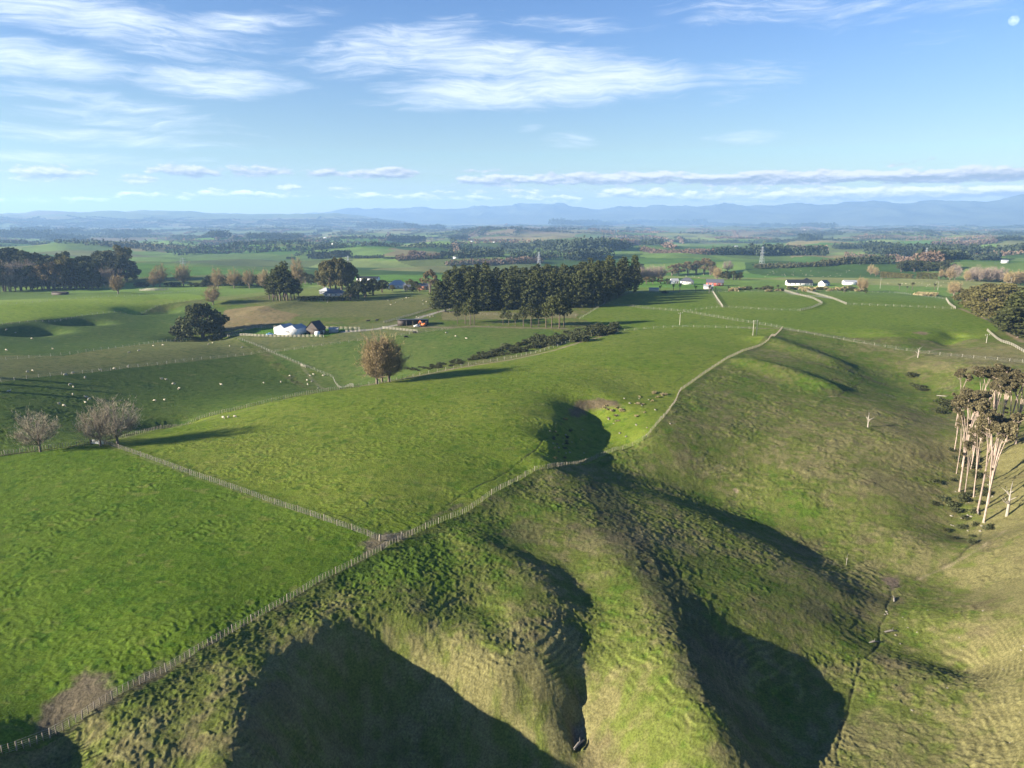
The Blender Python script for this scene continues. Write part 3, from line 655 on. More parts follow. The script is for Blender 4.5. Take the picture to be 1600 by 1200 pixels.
# ---------------------------------------------------------------- the blue ranges on the horizon
def mountains():
    azs = np.radians(np.linspace(-46, 46, 700)); rs = np.linspace(13500, 18500, 60)
    RRm, AZm = np.meshgrid(rs, azs, indexing='ij'); x, y = RRm * np.sin(AZm), RRm * np.cos(AZm)
    a = np.degrees(AZm)
    # skyline: photograph u -> top v
    U = [-200, 400, 560, 640, 700, 800, 860, 930, 1010, 1100, 1180, 1280, 1350, 1390, 1440, 1500, 1560, 1600, 1800]
    Vt = [345, 340, 327, 325, 323, 320, 318, 325, 322, 320, 319, 321, 314, 319, 316, 318, 311, 312, 308]
    u_az = [math.degrees(math.atan((u - 800) / F / (cp + 0))) for u in U]
    top = np.interp(a, u_az, [HCAM + (340 - v) / F * 16400 for v in Vt])
    k = np.clip(1 - np.abs((RRm - 16400) / 2700), 0, 1) ** .8
    rid = 1 - np.abs(fbm(x / 1000, y / 1700, 5, 131, .55)); rid2 = fbm(x / 320, y / 600, 4, 137)
    foot = np.clip(1 - np.abs((RRm - 14400) / 900), 0, 1)
    z = -95 + (top + 95) * k * (.80 + .24 * rid ** 2 + .05 * rid2) + foot * 60 * np.clip(fbm(x / 1000, y / 600, 3, 139) + .2, 0, 1)
    nn_, mm_ = z.shape
    i, j = np.meshgrid(np.arange(nn_ - 1), np.arange(mm_ - 1), indexing='ij')
    q = np.stack([i * mm_ + j, i * mm_ + j + 1, (i + 1) * mm_ + j + 1, (i + 1) * mm_ + j], -1).reshape(-1, 4)
    o = link('mountains', mesh_np('mountains', np.stack([x.ravel(), y.ravel(), z.ravel()], 1), q, mat('far_forest', (.075, .085, .05), 1, .45, .0016, .05), True))
    tag(o, 'low blue mountain range along the horizon', kind='structure')
mountains()
# ---------------------------------------------------------------- air
def haze():
    mb = MB(); mb.box((0, 9500, 170), (48000, 24000, 760))
    m = bpy.data.materials.new('air'); m.use_nodes = True; t = m.node_tree
    t.nodes.remove(t.nodes['Principled BSDF'])
    v = t.nodes.new('ShaderNodeVolumePrincipled'); v.inputs['Color'].default_value = (*HAZE_COL, 1); v.inputs['Density'].default_value = HAZE_D; v.inputs['Anisotropy'].default_value = .15
    t.links.new(v.outputs[0], t.nodes['Material Output'].inputs['Volume'])
    o = mb.build('haze', m); tag(o, kind='stuff')
if HAZE_D > 0: haze()

# ================================================================ plants
LEAF = dict(
    pine=mat('pine_needles', (.066, .074, .026), .9, .35, .4, .1, 0, .2),
    dark=mat('cypress_foliage', (.052, .058, .025), .9, .35, .4, .1, 0, .15),
    olive=mat('olive_foliage', (.105, .095, .036), .9, .35, .5, .1, 0, .2),
    bronze=mat('bronze_foliage', (.125, .095, .046), .9, .35, .5, .1, 0, .2),
    gum=mat('gum_leaves', (.115, .098, .050), .8, .4, .5, .2, 0, .2),
    green=mat('green_foliage', (.065, .085, .024), .9, .35, .5, .1, 0, .2),
    gorse=mat('gorse_foliage', (.060, .068, .030), .95, .5, .4, .1, 0, .1),
    straw=mat('dry_tussock', (.30, .25, .13), .95, .3, .6, .1, 0, .2),
    twig=mat('bare_twigs', (.33, .285, .205), .9, .25, .6, .1),
    autumn=mat('autumn_twigs', (.27, .205, .105), .9, .25, .6, .1),
    pink=mat('pinkish_twigs', (.25, .20, .16), .9, .25, .6, .1),
    far=mat('distant_foliage', (.030, .040, .020), .95, .4, .02, .05))
BARK = dict(brown=mat('brown_bark', (.11, .085, .065), .95, .3, 1.5, .1), grey=mat('grey_bark', (.17, .135, .105), .95, .3, 1.5, .1),
            gum=mat('pale_gum_bark', (.31, .24, .195), .8, .3, .9, .2), dead=mat('bleached_wood', (.27, .24, .20), .9, .2, 2, .1))

def leaves(P, size, g, flat=0.0, aspect=1.0, updir=0.0):
    """small leaf-sized faces at the points P, turned every way"""
    n = len(P); size = np.broadcast_to(size, n)[:, None] * g.uniform(.6, 1.35, (n, 1))
    a = g.normal(size=(n, 3)); a[:, 2] = a[:, 2] * (1 - flat) + updir * np.sign(a[:, 2] + .01) * 2; a /= np.linalg.norm(a, axis=1)[:, None]
    b = np.cross(a, g.normal(size=(n, 3))); b /= np.maximum(np.linalg.norm(b, axis=1), 1e-6)[:, None]
    a, b = a * size * .5, b * size * .5 * aspect
    V = np.stack([P - a - b * .6, P + a * .2 - b, P + a + b * .5, P - a * .3 + b], 1).reshape(-1, 3)
    return V, np.arange(4 * n).reshape(-1, 4)
def clumps(cs, rs, n, g, squash=.7):
    out = []
    for c, r in zip(cs, rs):
        k = max(4, int(n * (r / np.mean(rs)) ** 2)); p = g.normal(size=(k, 3)); p /= np.linalg.norm(p, axis=1)[:, None]
        p *= (g.uniform(.25, 1, (k, 1)) ** .45) * r; p[:, 2] *= squash; out.append(p + c)
    return np.concatenate(out)
TREES = {}
def reg(kind, crown, trunk, cm, tm, H):
    TREES.setdefault(kind, []).append((mesh_np(kind + '_crown', *crown, cm), trunk.mesh(kind + '_trunk', tm, True), H))

def pine(seed, H=30, W=5.2, low=.1, nb=64, per=11, leaf=.95, kind='pine_tree', cm='pine', tm='brown', top=.35):
    g = np.random.default_rng(seed); mb = MB()
    lean = g.normal(size=2) * .4
    P = np.array([[0, 0, -1], [lean[0] * .3, lean[1] * .3, H * .4], [lean[0], lean[1], H * .93]]); mb.tube(P, [.42, .30, .05], 6)
    cs, rs = [], []
    for i in range(nb):
        f = low + (1 - low) * ((i + g.uniform()) / nb) ** .9
        L = W * (1 - ((f - low) / (1 - low)) ** 2.4 * (1 - top * .3)) * g.uniform(.62, 1.12) * (.72 + .28 * min(1, (f - low) * 5))
        L = max(L, .6); az = i * 2.399 + g.normal() * .3; d = np.array([math.cos(az), math.sin(az), 0])
        b = np.array([lean[0] * f, lean[1] * f, f * H * .93]); tip = b + d * L + np.array([0, 0, L * g.uniform(.05, .35)])
        mb.tube([b, (b + tip) / 2 + [0, 0, -.1 * L], tip], [.10, .07, .03], 3, False)
        for t in (.5, .78, 1.0):
            if L * t > .5: cs.append(b + (tip - b) * t + g.normal(size=3) * .25); rs.append((.55 + .75 * (1 - t) * .6 + .16 * L) * g.uniform(.75, 1.15))
    cs.append(np.array([lean[0], lean[1], H * .95])); rs.append(.8)
    Pt = clumps(cs, rs, per, g, .62); reg(kind, leaves(Pt, leaf, g, .2), mb, LEAF[cm], BARK[tm], H)
for s in range(6): pine(100 + s, 30, 6.4 + .4 * (s % 3), .05 + .02 * (s % 2), 84, 12, 1.0, top=.9)
for s in range(4): pine(120 + s, 16, 5.2, .42, 34, 9, .8, 'open_pine', 'pine', 'brown', .8)
for s in range(3): pine(130 + s, 22, 3.6, .22, 40, 9, .8, 'thin_pine', 'pine', 'brown', .4)

def dome(seed, H=12, W=6, kind='cypress_tree', cm='dark', tm='brown', n=34, per=75, leaf=.62, bare=.12, bumps=.22):
    g = np.random.default_rng(seed); mb = MB(); cs, rs = [], []
    for k in range(n):
        az = g.uniform(0, 6.28); f = g.uniform(0, 1) ** .75; rad = W * math.sqrt(max(0, 1 - f ** 2.2)) * g.uniform(.45, .95)
        cs.append(np.array([math.cos(az) * rad, math.sin(az) * rad, H * (bare + (1 - bare) * f * .9) + g.normal() * .25])); rs.append(W * bumps * g.uniform(.75, 1.3))
    for k in range(3):
        az = k * 2.1 + g.uniform(); mb.tube([[.3 * math.cos(az), .3 * math.sin(az), -.8], [.8 * math.cos(az), .8 * math.sin(az), H * .35], [W * .35 * math.cos(az), W * .35 * math.sin(az), H * .75]], [.04 * H / 1.6, .022 * H, .05], 6)
    for c in cs[::3]: mb.tube([[0, 0, H * .2], c * [.5, .5, .8], c], [.14, .1, .04], 3, False)
    reg(kind, leaves(clumps(cs, rs, per, g, .72), leaf, g, .15), mb, LEAF[cm], BARK[tm], H)
for s in range(4): dome(200 + s)
for s in range(2): dome(250 + s, 12, 10.5, 'spreading_cypress', 'dark', 'brown', 80, 70, .75, .02, .17)
for s in range(3): dome(210 + s, 12, 6, 'round_tree', 'olive', 'grey', 30, 70, .62, .2, .24)
for s in range(3): dome(220 + s, 12, 6, 'broad_tree', 'bronze', 'grey', 30, 60, .62, .22, .24)
for s in range(3): dome(230 + s, 11, 5, 'leafy_tree', 'green', 'brown', 26, 60, .6, .12, .26)
for s in range(3): dome(240 + s, 14, 7, 'pale_limbed_tree', 'olive', 'grey', 44, 80, .7, .16, .22)

def bare(seed, H=11, W=4.6, kind='bare_tree', cm='twig', tm='grey', nt=2400, up=.9, tl=.75, tw=.055, lowf=.16, dense=.5, FILL=.16):
    """a leafless crown: limbs rising like a broom, edged with fine twigs"""
    g = np.random.default_rng(seed); mb = MB(); tips = []
    mb.tube([[0, 0, -.6], [g.normal() * .1, g.normal() * .1, H * .3], [0, 0, H * .8]], [.028 * H, .02 * H, .03], 6)
    for k in range(38):
        az = k * 2.4 + g.normal() * .3; f0 = lowf + .30 * g.uniform() ** 1.5; top = g.uniform(.2, 1.0)
        rad = W * math.sqrt(max(.05, 1 - (abs(top - .46) / .58) ** 2.4)) * g.uniform(.72, 1)
        e = np.array([math.cos(az) * rad, math.sin(az) * rad, H * max(top, f0 + .06)]); b = np.array([0, 0, H * f0])
        m = b * .5 + e * .5 + np.array([math.cos(az), math.sin(az), 0]) * rad * .12 - [0, 0, H * .03]
        mb.tube([b, m, e], [.009 * H, .006 * H, .015], 4, False)
        for j in range(7):
            t = g.uniform(.35, 1); p = (1 - t) ** 2 * b + 2 * t * (1 - t) * m + t * t * e; dd = (e - b) / np.linalg.norm(e - b) * .6 + g.normal(size=3) * .42 + [0, 0, .35]
            L = H * g.uniform(.10, .2); q = p + dd * L; mb.tube([p, (p + q) / 2 + g.normal(size=3) * .06, q], [.004 * H, .003 * H, .01], 3, False); tips += [(p, q)]
    A = np.array([t[0] for t in tips]); B = np.array([t[1] for t in tips])
    ne = int(nt * FILL); rr_ = g.normal(size=(ne, 3)); rr_ *= (g.uniform(.3, 1, (ne, 1)) ** .4) / np.linalg.norm(rr_, axis=1)[:, None]; E_ = np.array([0, 0, H * (.5 + lowf * .45)]) + rr_ * [W, W, H * (.5 - lowf * .45)]
    i = g.integers(0, len(A), nt); t = g.uniform(.1, 1.15, (nt, 1)); P = A[i] * (1 - t) + B[i] * t + g.normal(size=(nt, 3)) * W * .10 * dense
    P[:ne] = E_
    d = (B - A)[i] / np.linalg.norm((B - A)[i], axis=1)[:, None] + g.normal(size=(nt, 3)) * .38 + [0, 0, up * .5]; d /= np.linalg.norm(d, axis=1)[:, None]
    s = np.cross(d, g.normal(size=(nt, 3))); s /= np.linalg.norm(s, axis=1)[:, None]; L = g.uniform(.5, 1.3, (nt, 1)) * tl
    V = np.stack([P - s * tw * .5, P + s * tw * .5, P + d * L], 1).reshape(-1, 3)
    reg(kind, (V, np.arange(3 * nt).reshape(-1, 3)), mb, LEAF[cm], BARK[tm], H)
for s in range(3): bare(300 + s, 11, 5.2, 'bare_tree', 'twig', 'grey', 6000, .9, .8, .05)
for s in range(3): bare(310 + s, 15, 4.1, 'autumn_poplar', 'autumn', 'grey', 11000, 1.0, .9, .095, .12, .9, .3)
for s in range(3): bare(320 + s, 12, 3.4, 'bare_poplar', 'autumn', 'grey', 3600, 1.4, 1.0, .12, .12, .8)
for s in range(3): bare(330 + s, 12, 5.4, 'bare_willow', 'pink', 'grey', 3600, .6, 1.0, .12, .08, .9)

def gum(seed, H=34, stems=4, kind='gum_tree'):
    """a tall eucalypt: bare pale bole, forked leaders, flat-topped clumps of dark leaves"""
    g = np.random.default_rng(seed); mb = MB(); cs, rs = [], []
    ln = g.normal(size=2) * 1.0; f = H * g.uniform(.26, .48)
    fork = np.array([ln[0] * .5, ln[1] * .5, f]); mb.tube([[0, 0, -1.5], [0, 0, .8], fork * [.6, .6, .5], fork], [.6, .40, .34, .29], 8)
    for k in range(stems):
        az = k * 6.28 / stems + g.uniform(-.5, .5); r = H * g.uniform(.06, .13); e = np.array([ln[0] + math.cos(az) * r, ln[1] + math.sin(az) * r, H * g.uniform(.84, .95)])
        m = (fork + e) / 2 - np.array([math.cos(az), math.sin(az), 0]) * r * .22; mb.tube([fork, m, e], [.22, .15, .07], 6, False)
        for j in range(5):
            t = g.uniform(.80, 1); p = fork * (1 - t) + e * t; a2 = az + g.normal() * 1.1; q = p + np.array([math.cos(a2), math.sin(a2), .55]) * H * g.uniform(.05, .10)
            mb.tube([p, (p + q) / 2 + [0, 0, -.2], q], [.10, .07, .03], 4, False); cs.append(q + [0, 0, .3]); rs.append(H * .036 * g.uniform(.8, 1.35))
        cs.append(e + [0, 0, .4]); rs.append(H * .046)
    for j in range(1):
        a2 = g.uniform(0, 6.28); b = np.array([0, 0, H * g.uniform(.3, .5)]); q = b + np.array([math.cos(a2), math.sin(a2), .8]) * H * .05; mb.tube([b, q], [.07, .03], 4, False); cs.append(q); rs.append(H * .022)
    reg(kind, leaves(clumps(cs, rs, 110, g, .55), .62, g, .4), mb, LEAF['gum'], BARK['gum'], H)
for s in range(5): gum(400 + s, 34, 4 + s % 3)
def snag(seed, H=8, kind='dead_tree'):
    g = np.random.default_rng(seed); mb = MB(); mb.tube([[0, 0, -.5], [.1, 0, H * .5], [.3, .1, H]], [.05 * H, .035 * H, .02], 6)
    P = []
    for k in range(9):
        a = g.uniform(0, 6.28); b = np.array([.1, 0, H * g.uniform(.35, .85)]); q = b + np.array([math.cos(a), math.sin(a), .8]) * H * g.uniform(.15, .33); mb.tube([b, (b + q) / 2 + g.normal(size=3) * .1, q], [.018 * H, .012 * H, .01], 4, False); P.append(q)
    reg(kind, leaves(clumps(P, [H * .05] * len(P), 6, g), .3, g), mb, LEAF['gum'], BARK['dead'], H)
snag(450); snag(451)
def bush(seed, kind, cm, H=2.2, W=1.8, n=9, per=46, leaf=.3):
    g = np.random.default_rng(seed); cs, rs = [], []
    for k in range(n):
        a = g.uniform(0, 6.28); r = W * math.sqrt(g.uniform()) * .7; cs.append(np.array([math.cos(a) * r, math.sin(a) * r, H * g.uniform(.2, .72) * (1 - .4 * r / W)])); rs.append(W * .36 * g.uniform(.8, 1.25))
    mb = MB(); [mb.tube([[0, 0, -.2], c * [.6, .6, .5], c], [.05, .04, .02], 3, False) for c in cs[:5]]
    reg(kind, leaves(clumps(cs, rs, per, g, .8), leaf, g, .1), mb, LEAF[cm], BARK['brown'], H)
for s in range(3): bush(500 + s, 'gorse_bush', 'gorse')
for s in range(3): bush(510 + s, 'shrub', 'dark', 2.6, 2.1, 9, 46, .34)
for s in range(3): bush(520 + s, 'flax_clump', 'straw', 1.5, 1.3, 7, 40, .34)
def cabbage(seed):
    g = np.random.default_rng(seed); mb = MB(); H = 5.5; mb.tube([[0, 0, -.4], [.05, 0, H * .55], [.2, .1, H * .72]], [.2, .15, .11], 6); V, n = [], 0; F_ = []
    for h in ([.2, .1, H * .75], [.9, .2, H * .85], [-.6, -.3, H * .82]):
        mb.tube([[.1, 0, H * .55], h], [.11, .08], 5); P = np.tile(h, (60, 1)); d = g.normal(size=(60, 3)); d[:, 2] += .35; d /= np.linalg.norm(d, axis=1)[:, None]; s = np.cross(d, [.2, .1, 1.]); s /= np.linalg.norm(s, axis=1)[:, None]
        V.append(np.stack([P - s * .05, P + d * .75 - s * .07, P + d * 1.15, P + d * .75 + s * .07], 1).reshape(-1, 3))
    V = np.concatenate(V); reg('cabbage_tree', (V, np.arange(len(V)).reshape(-1, 4)), mb, LEAF['dark'], BARK['brown'], H)
cabbage(530); cabbage(531)

CAT = dict(gorse_bush='bush', shrub='bush', flax_clump='tussock')
def plant(kind, p, H, label, group=None, wid=1.0, var=None, rz=None):
    v = TREES[kind]; cr, tr, h0 = v[(var if var is not None else random.randrange(len(v))) % len(v)]
    s = H / h0; o = empty(kind, (p[0], p[1], p[2] - .05), random.uniform(0, 6.28) if rz is None else rz, (s * wid, s * wid, s))
    tag(o, label, CAT.get(kind, 'tree'), group); link('crown' if kind not in CAT else 'foliage', cr, o); link('trunk' if kind not in CAT else 'stems', tr, o)
    return o
def tree(kind, u, v, hpx, label, group=None, wid=1.0, var=None, rz=None):
    p = ground(u, v); H = hpx * px(p) / math.cos(math.atan((v - 340) / F) + .0)
    return plant(kind, p, H, label, group, wid, var, rz)
def gp(u, v): return np.array(ground(u, v))

# ---- the trees one can tell apart
tree('bare_tree', 63, 706, 60, 'bare grey-brown tree standing alone behind the paddock fence, furthest left', wid=1.05, var=0)
tree('bare_tree', 157, 697, 58, 'smaller bare tree just behind the white gate, touching a taller bare tree', wid=1.0, var=1)
tree('bare_tree', 184, 694, 68, 'taller spreading bare tree just right of the white gate', wid=1.08, var=2)
tree('autumn_poplar', 589, 600, 66, 'left one of three russet poplars standing by the creek fence', 'russet poplars by the creek', 1.15, 0)
tree('autumn_poplar', 597, 597, 60, 'shorter middle one of three russet poplars by the creek fence', 'russet poplars by the creek', 1.1, 1)
tree('autumn_poplar', 608, 597, 66, 'right one of three russet poplars standing by the creek fence', 'russet poplars by the creek', 1.2, 2)
tree('spreading_cypress', 317, 529, 55, 'large dark spreading cypress on the slope left of the white barn', wid=.9, var=0)
tree('cypress_tree', 284, 530, 28, 'low dark cypress leaning out from under the big spreading one', wid=1.3, var=1)
tree('bare_poplar', 333, 476, 30, 'bare russet tree standing just behind the big dark cypress', wid=1.2, var=0)
tree('bare_poplar', 185, 459, 28, 'small rounded russet tree in front of the dark left forest edge', wid=1.3, var=1)
for i, (u, v, h, l) in enumerate([(250, 449, 34, 'tall russet poplar right of the white stockyard, first of a spaced row'), (287, 447, 32, 'second russet poplar from the stockyard in a spaced row'),
                (341, 450, 28, 'russet poplar at the left end of the dark hedge'), (366, 450, 28, 'russet poplar against the middle of the dark hedge'), (390, 450, 27, 'russet poplar against the right end of the dark hedge'),
                (414, 451, 27, 'pale russet poplar just left of the ragged pine clump'), (240, 450, 20, 'low russet tree leaning beside the tallest poplar of the row')]):
    tree('bare_poplar', u, v, h, l, 'row of russet poplars', 1.15, i)
for u, v, h in [(421, 468, 40), (427, 470, 44), (433, 469, 52), (438, 470, 56), (444, 469, 60), (449, 470, 56), (455, 469, 46), (460, 468, 38), (467, 467, 34), (429, 465, 46), (446, 464, 58), (437, 463, 50)]:
    tree('thin_pine', u, v, h, 'dark ragged pine in the clump left of the hedged house', 'pines beside the hedged house', 1.25)
tree('bare_poplar', 466, 452, 44, 'tall pale half-bare tree behind the ragged pine clump', wid=.8)
for i, (u, v, h) in enumerate([(507, 452, 44), (516, 453, 48), (525, 452, 50), (534, 453, 50), (544, 452, 44), (551, 452, 38)]):
    tree('pale_limbed_tree', u, v, h, 'pale-stemmed gum with a thin crown behind the hedged house', 'gums behind the hedged house', .62, i)
for u, v, h, k, w_ in [(548, 470, 24, 'cypress_tree', 1.), (560, 467, 28, 'cypress_tree', 1.), (571, 464, 30, 'cypress_tree', .9), (583, 461, 26, 'cypress_tree', 1.), (597, 457, 20, 'cypress_tree', 1.2), (555, 462, 24, 'leafy_tree', 1)]:
    tree(k, u, v, h, 'dark bushy tree in the thicket right of the hedged house', 'thicket right of the hedged house', w_)
tree('broad_tree', 672, 457, 36, 'brown-leaved tree left of the pine block', wid=.85, var=0)
for u, v, h in [(640, 452, 16), (650, 453, 14), (604, 452, 12), (613, 455, 10), (634, 456, 10), (655, 456, 11), (645, 455, 12), (517, 440, 14), (486, 444, 16), (497, 445, 14), (477, 443, 18), (460, 445, 10)]:
    tree(random.choice(['leafy_tree', 'round_tree', 'cypress_tree']), u, v, h, 'small garden tree among the houses left of the pine block', 'garden trees among the houses', 1.1)
# ---- the pine block
blk = [gp(684, 488), gp(930, 480), gp(985, 458), gp(720, 462)]
k = 0
for i in range(18):
    for j in range(6):
        s, t = (i + .5 * (j % 2)) / 17.5, j / 5
        s = min(s, 1)
        q = (blk[0] * (1 - s) + blk[1] * s) * (1 - t) + (blk[3] * (1 - s) + blk[2] * s) * t + np.append(np.random.default_rng(i * 9 + j).normal(size=2) * 1.3, 0)
        q[2] = height(q[0], q[1]); u, v, _ = project(*q)
        H = float(np.interp(u, [680, 705, 760, 765, 790, 840, 900, 930, 990], [22, 29, 29, 23, 24, 26, 27, 30, 33])) * random.uniform(.88, 1.06)
        plant('pine_tree', q, H, 'tall dark pine packed into the plantation block', 'pines of the plantation block', random.uniform(.9, 1.15) * 30 / H * .92)
for i, (u, v, h) in enumerate([(715, 506, 30), (727, 507, 36), (735, 508, 44), (741, 507, 40), (786, 507, 26), (795, 508, 24), (818, 511, 34), (830, 512, 40), (842, 511, 36), (853, 512, 40), (862, 513, 52), (874, 513, 56), (881, 511, 48), (805, 509, 20)]):
    tree('open_pine', u, v, h, 'smaller pine with bare lower trunk in the line before the plantation', 'open pines before the plantation', .85 if i > 5 else .7, i)
# ---- forest on the left
rg = np.random.default_rng(5)
for i in range(24):
    u = -14 + i * 9.2; tree('cypress_tree' if i % 3 else 'pine_tree', u, 447 + rg.uniform(-2, 2) - (i > 18) * 6, float(np.interp(u, [0, 60, 110, 160, 200], [56, 52, 50, 46, 44])) * rg.uniform(.9, 1.08), 'dark evergreen in the back row of the left forest', 'dark evergreens of the left forest', 1.0)
for i in range(20):
    u = -10 + i * 8.6; tree(['broad_tree', 'bare_willow', 'cypress_tree', 'round_tree'][int(rg.integers(0, 4)) if u < 60 else (2, 3, 0)[int(rg.integers(0, 3))]], u, 456 - u * .035 + rg.uniform(-1, 1), float(np.interp(u, [0, 30, 100, 120, 150, 170], [46, 42, 44, 48, 34, 26])) * rg.uniform(.85, 1.1), 'rounded brown and green tree along the front edge of the left forest', 'front edge of the left forest', .95)
tree('round_tree', 186, 437, 53, 'big round-headed tree at the right end of the left forest', wid=1.05, var=1)
for i, u in enumerate([150, 158, 166, 174]): tree('bare_willow', u, 449, 26, 'thin pinkish bare tree near the right end of the left forest', 'pinkish bare trees of the left forest', .6)
for i, u in enumerate([216, 224, 268, 276, 304, 313, 322]): tree('shrub', u, 448, 9, 'low dark bush in the ragged row behind the stockyard', 'bushes behind the stockyard', 1.4)
for i in range(11): tree('cypress_tree', 326 + i * 8.6, 447, 17, 'dark clipped tree in the shelterbelt behind the russet poplars', 'shelterbelt behind the poplars', 1.3)
# shade-casting neighbours just outside the frame
for u, v, h in [(-40, 588, 26), (-45, 597, 30), (-40, 610, 28)]: tree('pine_tree', u, v, h, 'tall pine beyond the left edge whose shadow crosses the paddock', 'pines beyond the left edge', 1)
# ---- right-hand side
for u, v, h, w_ in [(1050, 431, 18, 1.1), (1060, 431, 20, 1.), (1075, 430, 22, 1.1), (1088, 429, 22, 1.1), (1100, 429, 26, 1.1), (1110, 430, 22, 1.1), (1117, 432, 14, 1.2)]:
    tree('broad_tree', u, v, h, 'brownish dome-headed tree in the grove behind the red-fronted house', 'brown grove behind the red-fronted house', w_)
for u, v, h in [(1135, 437, 14), (1146, 438, 15), (1156, 438, 13), (1128, 435, 11)]: tree('cypress_tree', u, v, h, 'dark low tree in the dip right of the brown grove', 'dark trees right of the brown grove', 1.1)
tree('bare_poplar', 1120, 438, 19, 'small russet tree in front of the brown grove', wid=1.2); tree('bare_willow', 1137, 424, 16, 'bare pinkish tree behind the brown grove', wid=1.1)
for i in range(9): tree('bare_willow', 992 + i * 5.2, 439 - i * .4, 18 + (i % 3), 'pinkish bare willow in the row right of the pine block', 'pinkish willows right of the pine block', .8)
for u, v, h in [(985, 440, 18), (997, 446, 16), (1010, 444, 12), (1002, 424, 12), (994, 422, 14), (1020, 443, 11), (1032, 443, 11), (1043, 444, 9)]: tree(random.choice(['cypress_tree', 'broad_tree']), u, v, h, 'dark tree at the right foot of the pine block', 'dark trees at the foot of the pine block', 1.2)
for u, v, h in [(1031, 456, 10), (1052, 456, 12), (1062, 456, 13), (1087, 457, 11), (1108, 458, 13), (1118, 456, 7), (1138, 457, 10), (1215, 455, 10), (1405, 453, 10), (1417, 455, 8), (1425, 454, 13), (1460, 454, 11), (1320, 457, 9)]:
    tree('cabbage_tree', u, v, h, 'spiky dark cabbage tree along the road boundary', 'cabbage trees along the road', 1.1)
tree('shrub', 1039, 458, 6, 'dark rounded bush among the cabbage trees', wid=1.5)
for u, v, h in [(1344, 455, 21), (1350, 456, 19)]: tree('bare_poplar', u, v, h, 'russet tree at the road corner beside the white shed', 'russet trees at the road corner', .9)
tree('leafy_tree', 1352, 458, 9, 'small green tree at the foot of the russet pair by the road'); tree('bare_poplar', 1490, 463, 22, 'orange-brown tree behind the wavy fence near the dark grove', wid=1.5, var=1); tree('leafy_tree', 1501, 463, 12, 'small dark tree tucked beside the orange-brown one')
for i in range(8): tree('cypress_tree', 1408 + i * 10.5, 425 - (i % 2), 17 + 2 * math.sin(i), 'dark broad tree in the grove behind the clipped hedge', 'dark grove behind the clipped hedge', 1.25)
for u, v, h in [(1360, 430, 16), (1368, 432, 14), (1470, 436, 14), (1484, 438, 20), (1492, 436, 22), (1478, 436, 12)]: tree(random.choice(['bare_willow', 'bare_poplar']), u, v, h, 'russet bare tree at an end of the clipped hedge', 'russet trees at the hedge ends', 1)
for i in range(11): tree('bare_willow' if i % 4 else 'bare_poplar', 1510 + i * 5.4, 441 - (i % 3), 18 + (i % 4) * 1.6, 'pinkish bare tree in the copse beyond the dark grove', 'pinkish copse beyond the grove', .9)
for i in range(8): tree('bare_poplar', 1576 + i * 6, 446, 20, 'round russet tree in the copse at the right edge', 'russet copse at the right edge', 1.4)
for i, (u, v, h) in enumerate([(1508, 478, 26), (1520, 484, 32), (1532, 490, 38), (1545, 495, 42), (1555, 488, 42), (1568, 484, 42), (1540, 480, 38), (1525, 476, 30), (1557, 505, 40)]):
    tree('pale_limbed_tree', u, v, h, 'spreading olive tree with pale limbs in the grove by the fence', 'olive grove at the right', 1.5, i)
for i, (u, v, h) in enumerate([(1578, 520, 60), (1590, 528, 72), (1604, 530, 78), (1598, 512, 72), (1618, 520, 78)]): tree('pine_tree', u, v, h, 'dense green pine at the right edge beside the olive grove', 'green pines at the right edge', 1.9, i)
# ---- the tall gums in the gully
rg0 = np.random.default_rng(77)
GUM = [(1493, 668, 92, 0, .75), (1491, 706, 88, 1, .7), (1499, 768, 150, 2, .8), (1507, 718, 112, 3, .75), (1519, 706, 80, 4, .7), (1527, 802, 148, 0, .85), (1537, 816, 168, 1, .8), (1544, 788, 140, 2, .8), (1532, 690, 118, 3, 1.1), (1545, 684, 112, 4, 1.1), (1558, 688, 112, 0, 1.1), (1572, 690, 116, 1, 1.15), (1587, 694, 112, 2, 1.15), (1524, 668, 96, 3, 1.), (1552, 668, 80, 4, 1.), (1602, 690, 108, 2, 1.1)]
GL = ['slender leaning gum at the far left of the tall gum stand', 'short gum low on the left side of the tall gum stand', 'tall pale gum with a clean trunk, left front of the stand', 'pale gum with forked leaders just behind the left front gum', 'straight bare-trunked gum in the gap in the middle of the stand',
      'tall pale gum, left of the two front trunks', 'tallest pale gum with the lowest-standing trunk in the front', 'pale gum crowding close behind the two front trunks']
for i, (u, v, h, k, w_) in enumerate(GUM):
    p = gp(u, v); d_ = math.atan((v - 340) / F) ; H = h * px(p) / math.cos(d_)
    plant('gum_tree', p, H, GL[i] if i < len(GL) else 'umbrella-crowned gum in the back row of the tall stand', 'tall gums in the gully', w_, k, i * 1.3)
for i in range(9):
    u, v = rg0.uniform(1494, 1566), rg0.uniform(690, 800); p = gp(u, v); H = rg0.uniform(90, 125) * px(p) * 1.05
    plant('gum_tree', p, H, 'slim pale gum crowded into the middle of the tall stand', 'slim gums inside the tall stand', rg0.uniform(.55, .75), i, i * 2.1)
tree('dead_tree', 1573, 806, 48, 'small bare-limbed tree right of the tall gum stand', wid=.9, var=0); tree('dead_tree', 1356, 668, 24, 'small bleached dead tree alone on the open hillside', var=1)
tree('dead_tree', 1434, 559, 17, 'stunted tree beside the fence above the gully head', var=0); tree('dead_tree', 1322, 884, 18, 'bleached dead stick beside the dark gully', wid=.5, var=1)
rg = np.random.default_rng(11)
for i in range(34):
    u, v = rg.normal(1508, 24), rg.uniform(700, 850)
    if u > 1450 and u < 1575: tree('shrub' if i % 3 == 0 else 'gorse_bush', u, v, rg.uniform(6, 13), 'dark scrubby bush under the tall gum stand', 'scrub under the gums', 1.1)
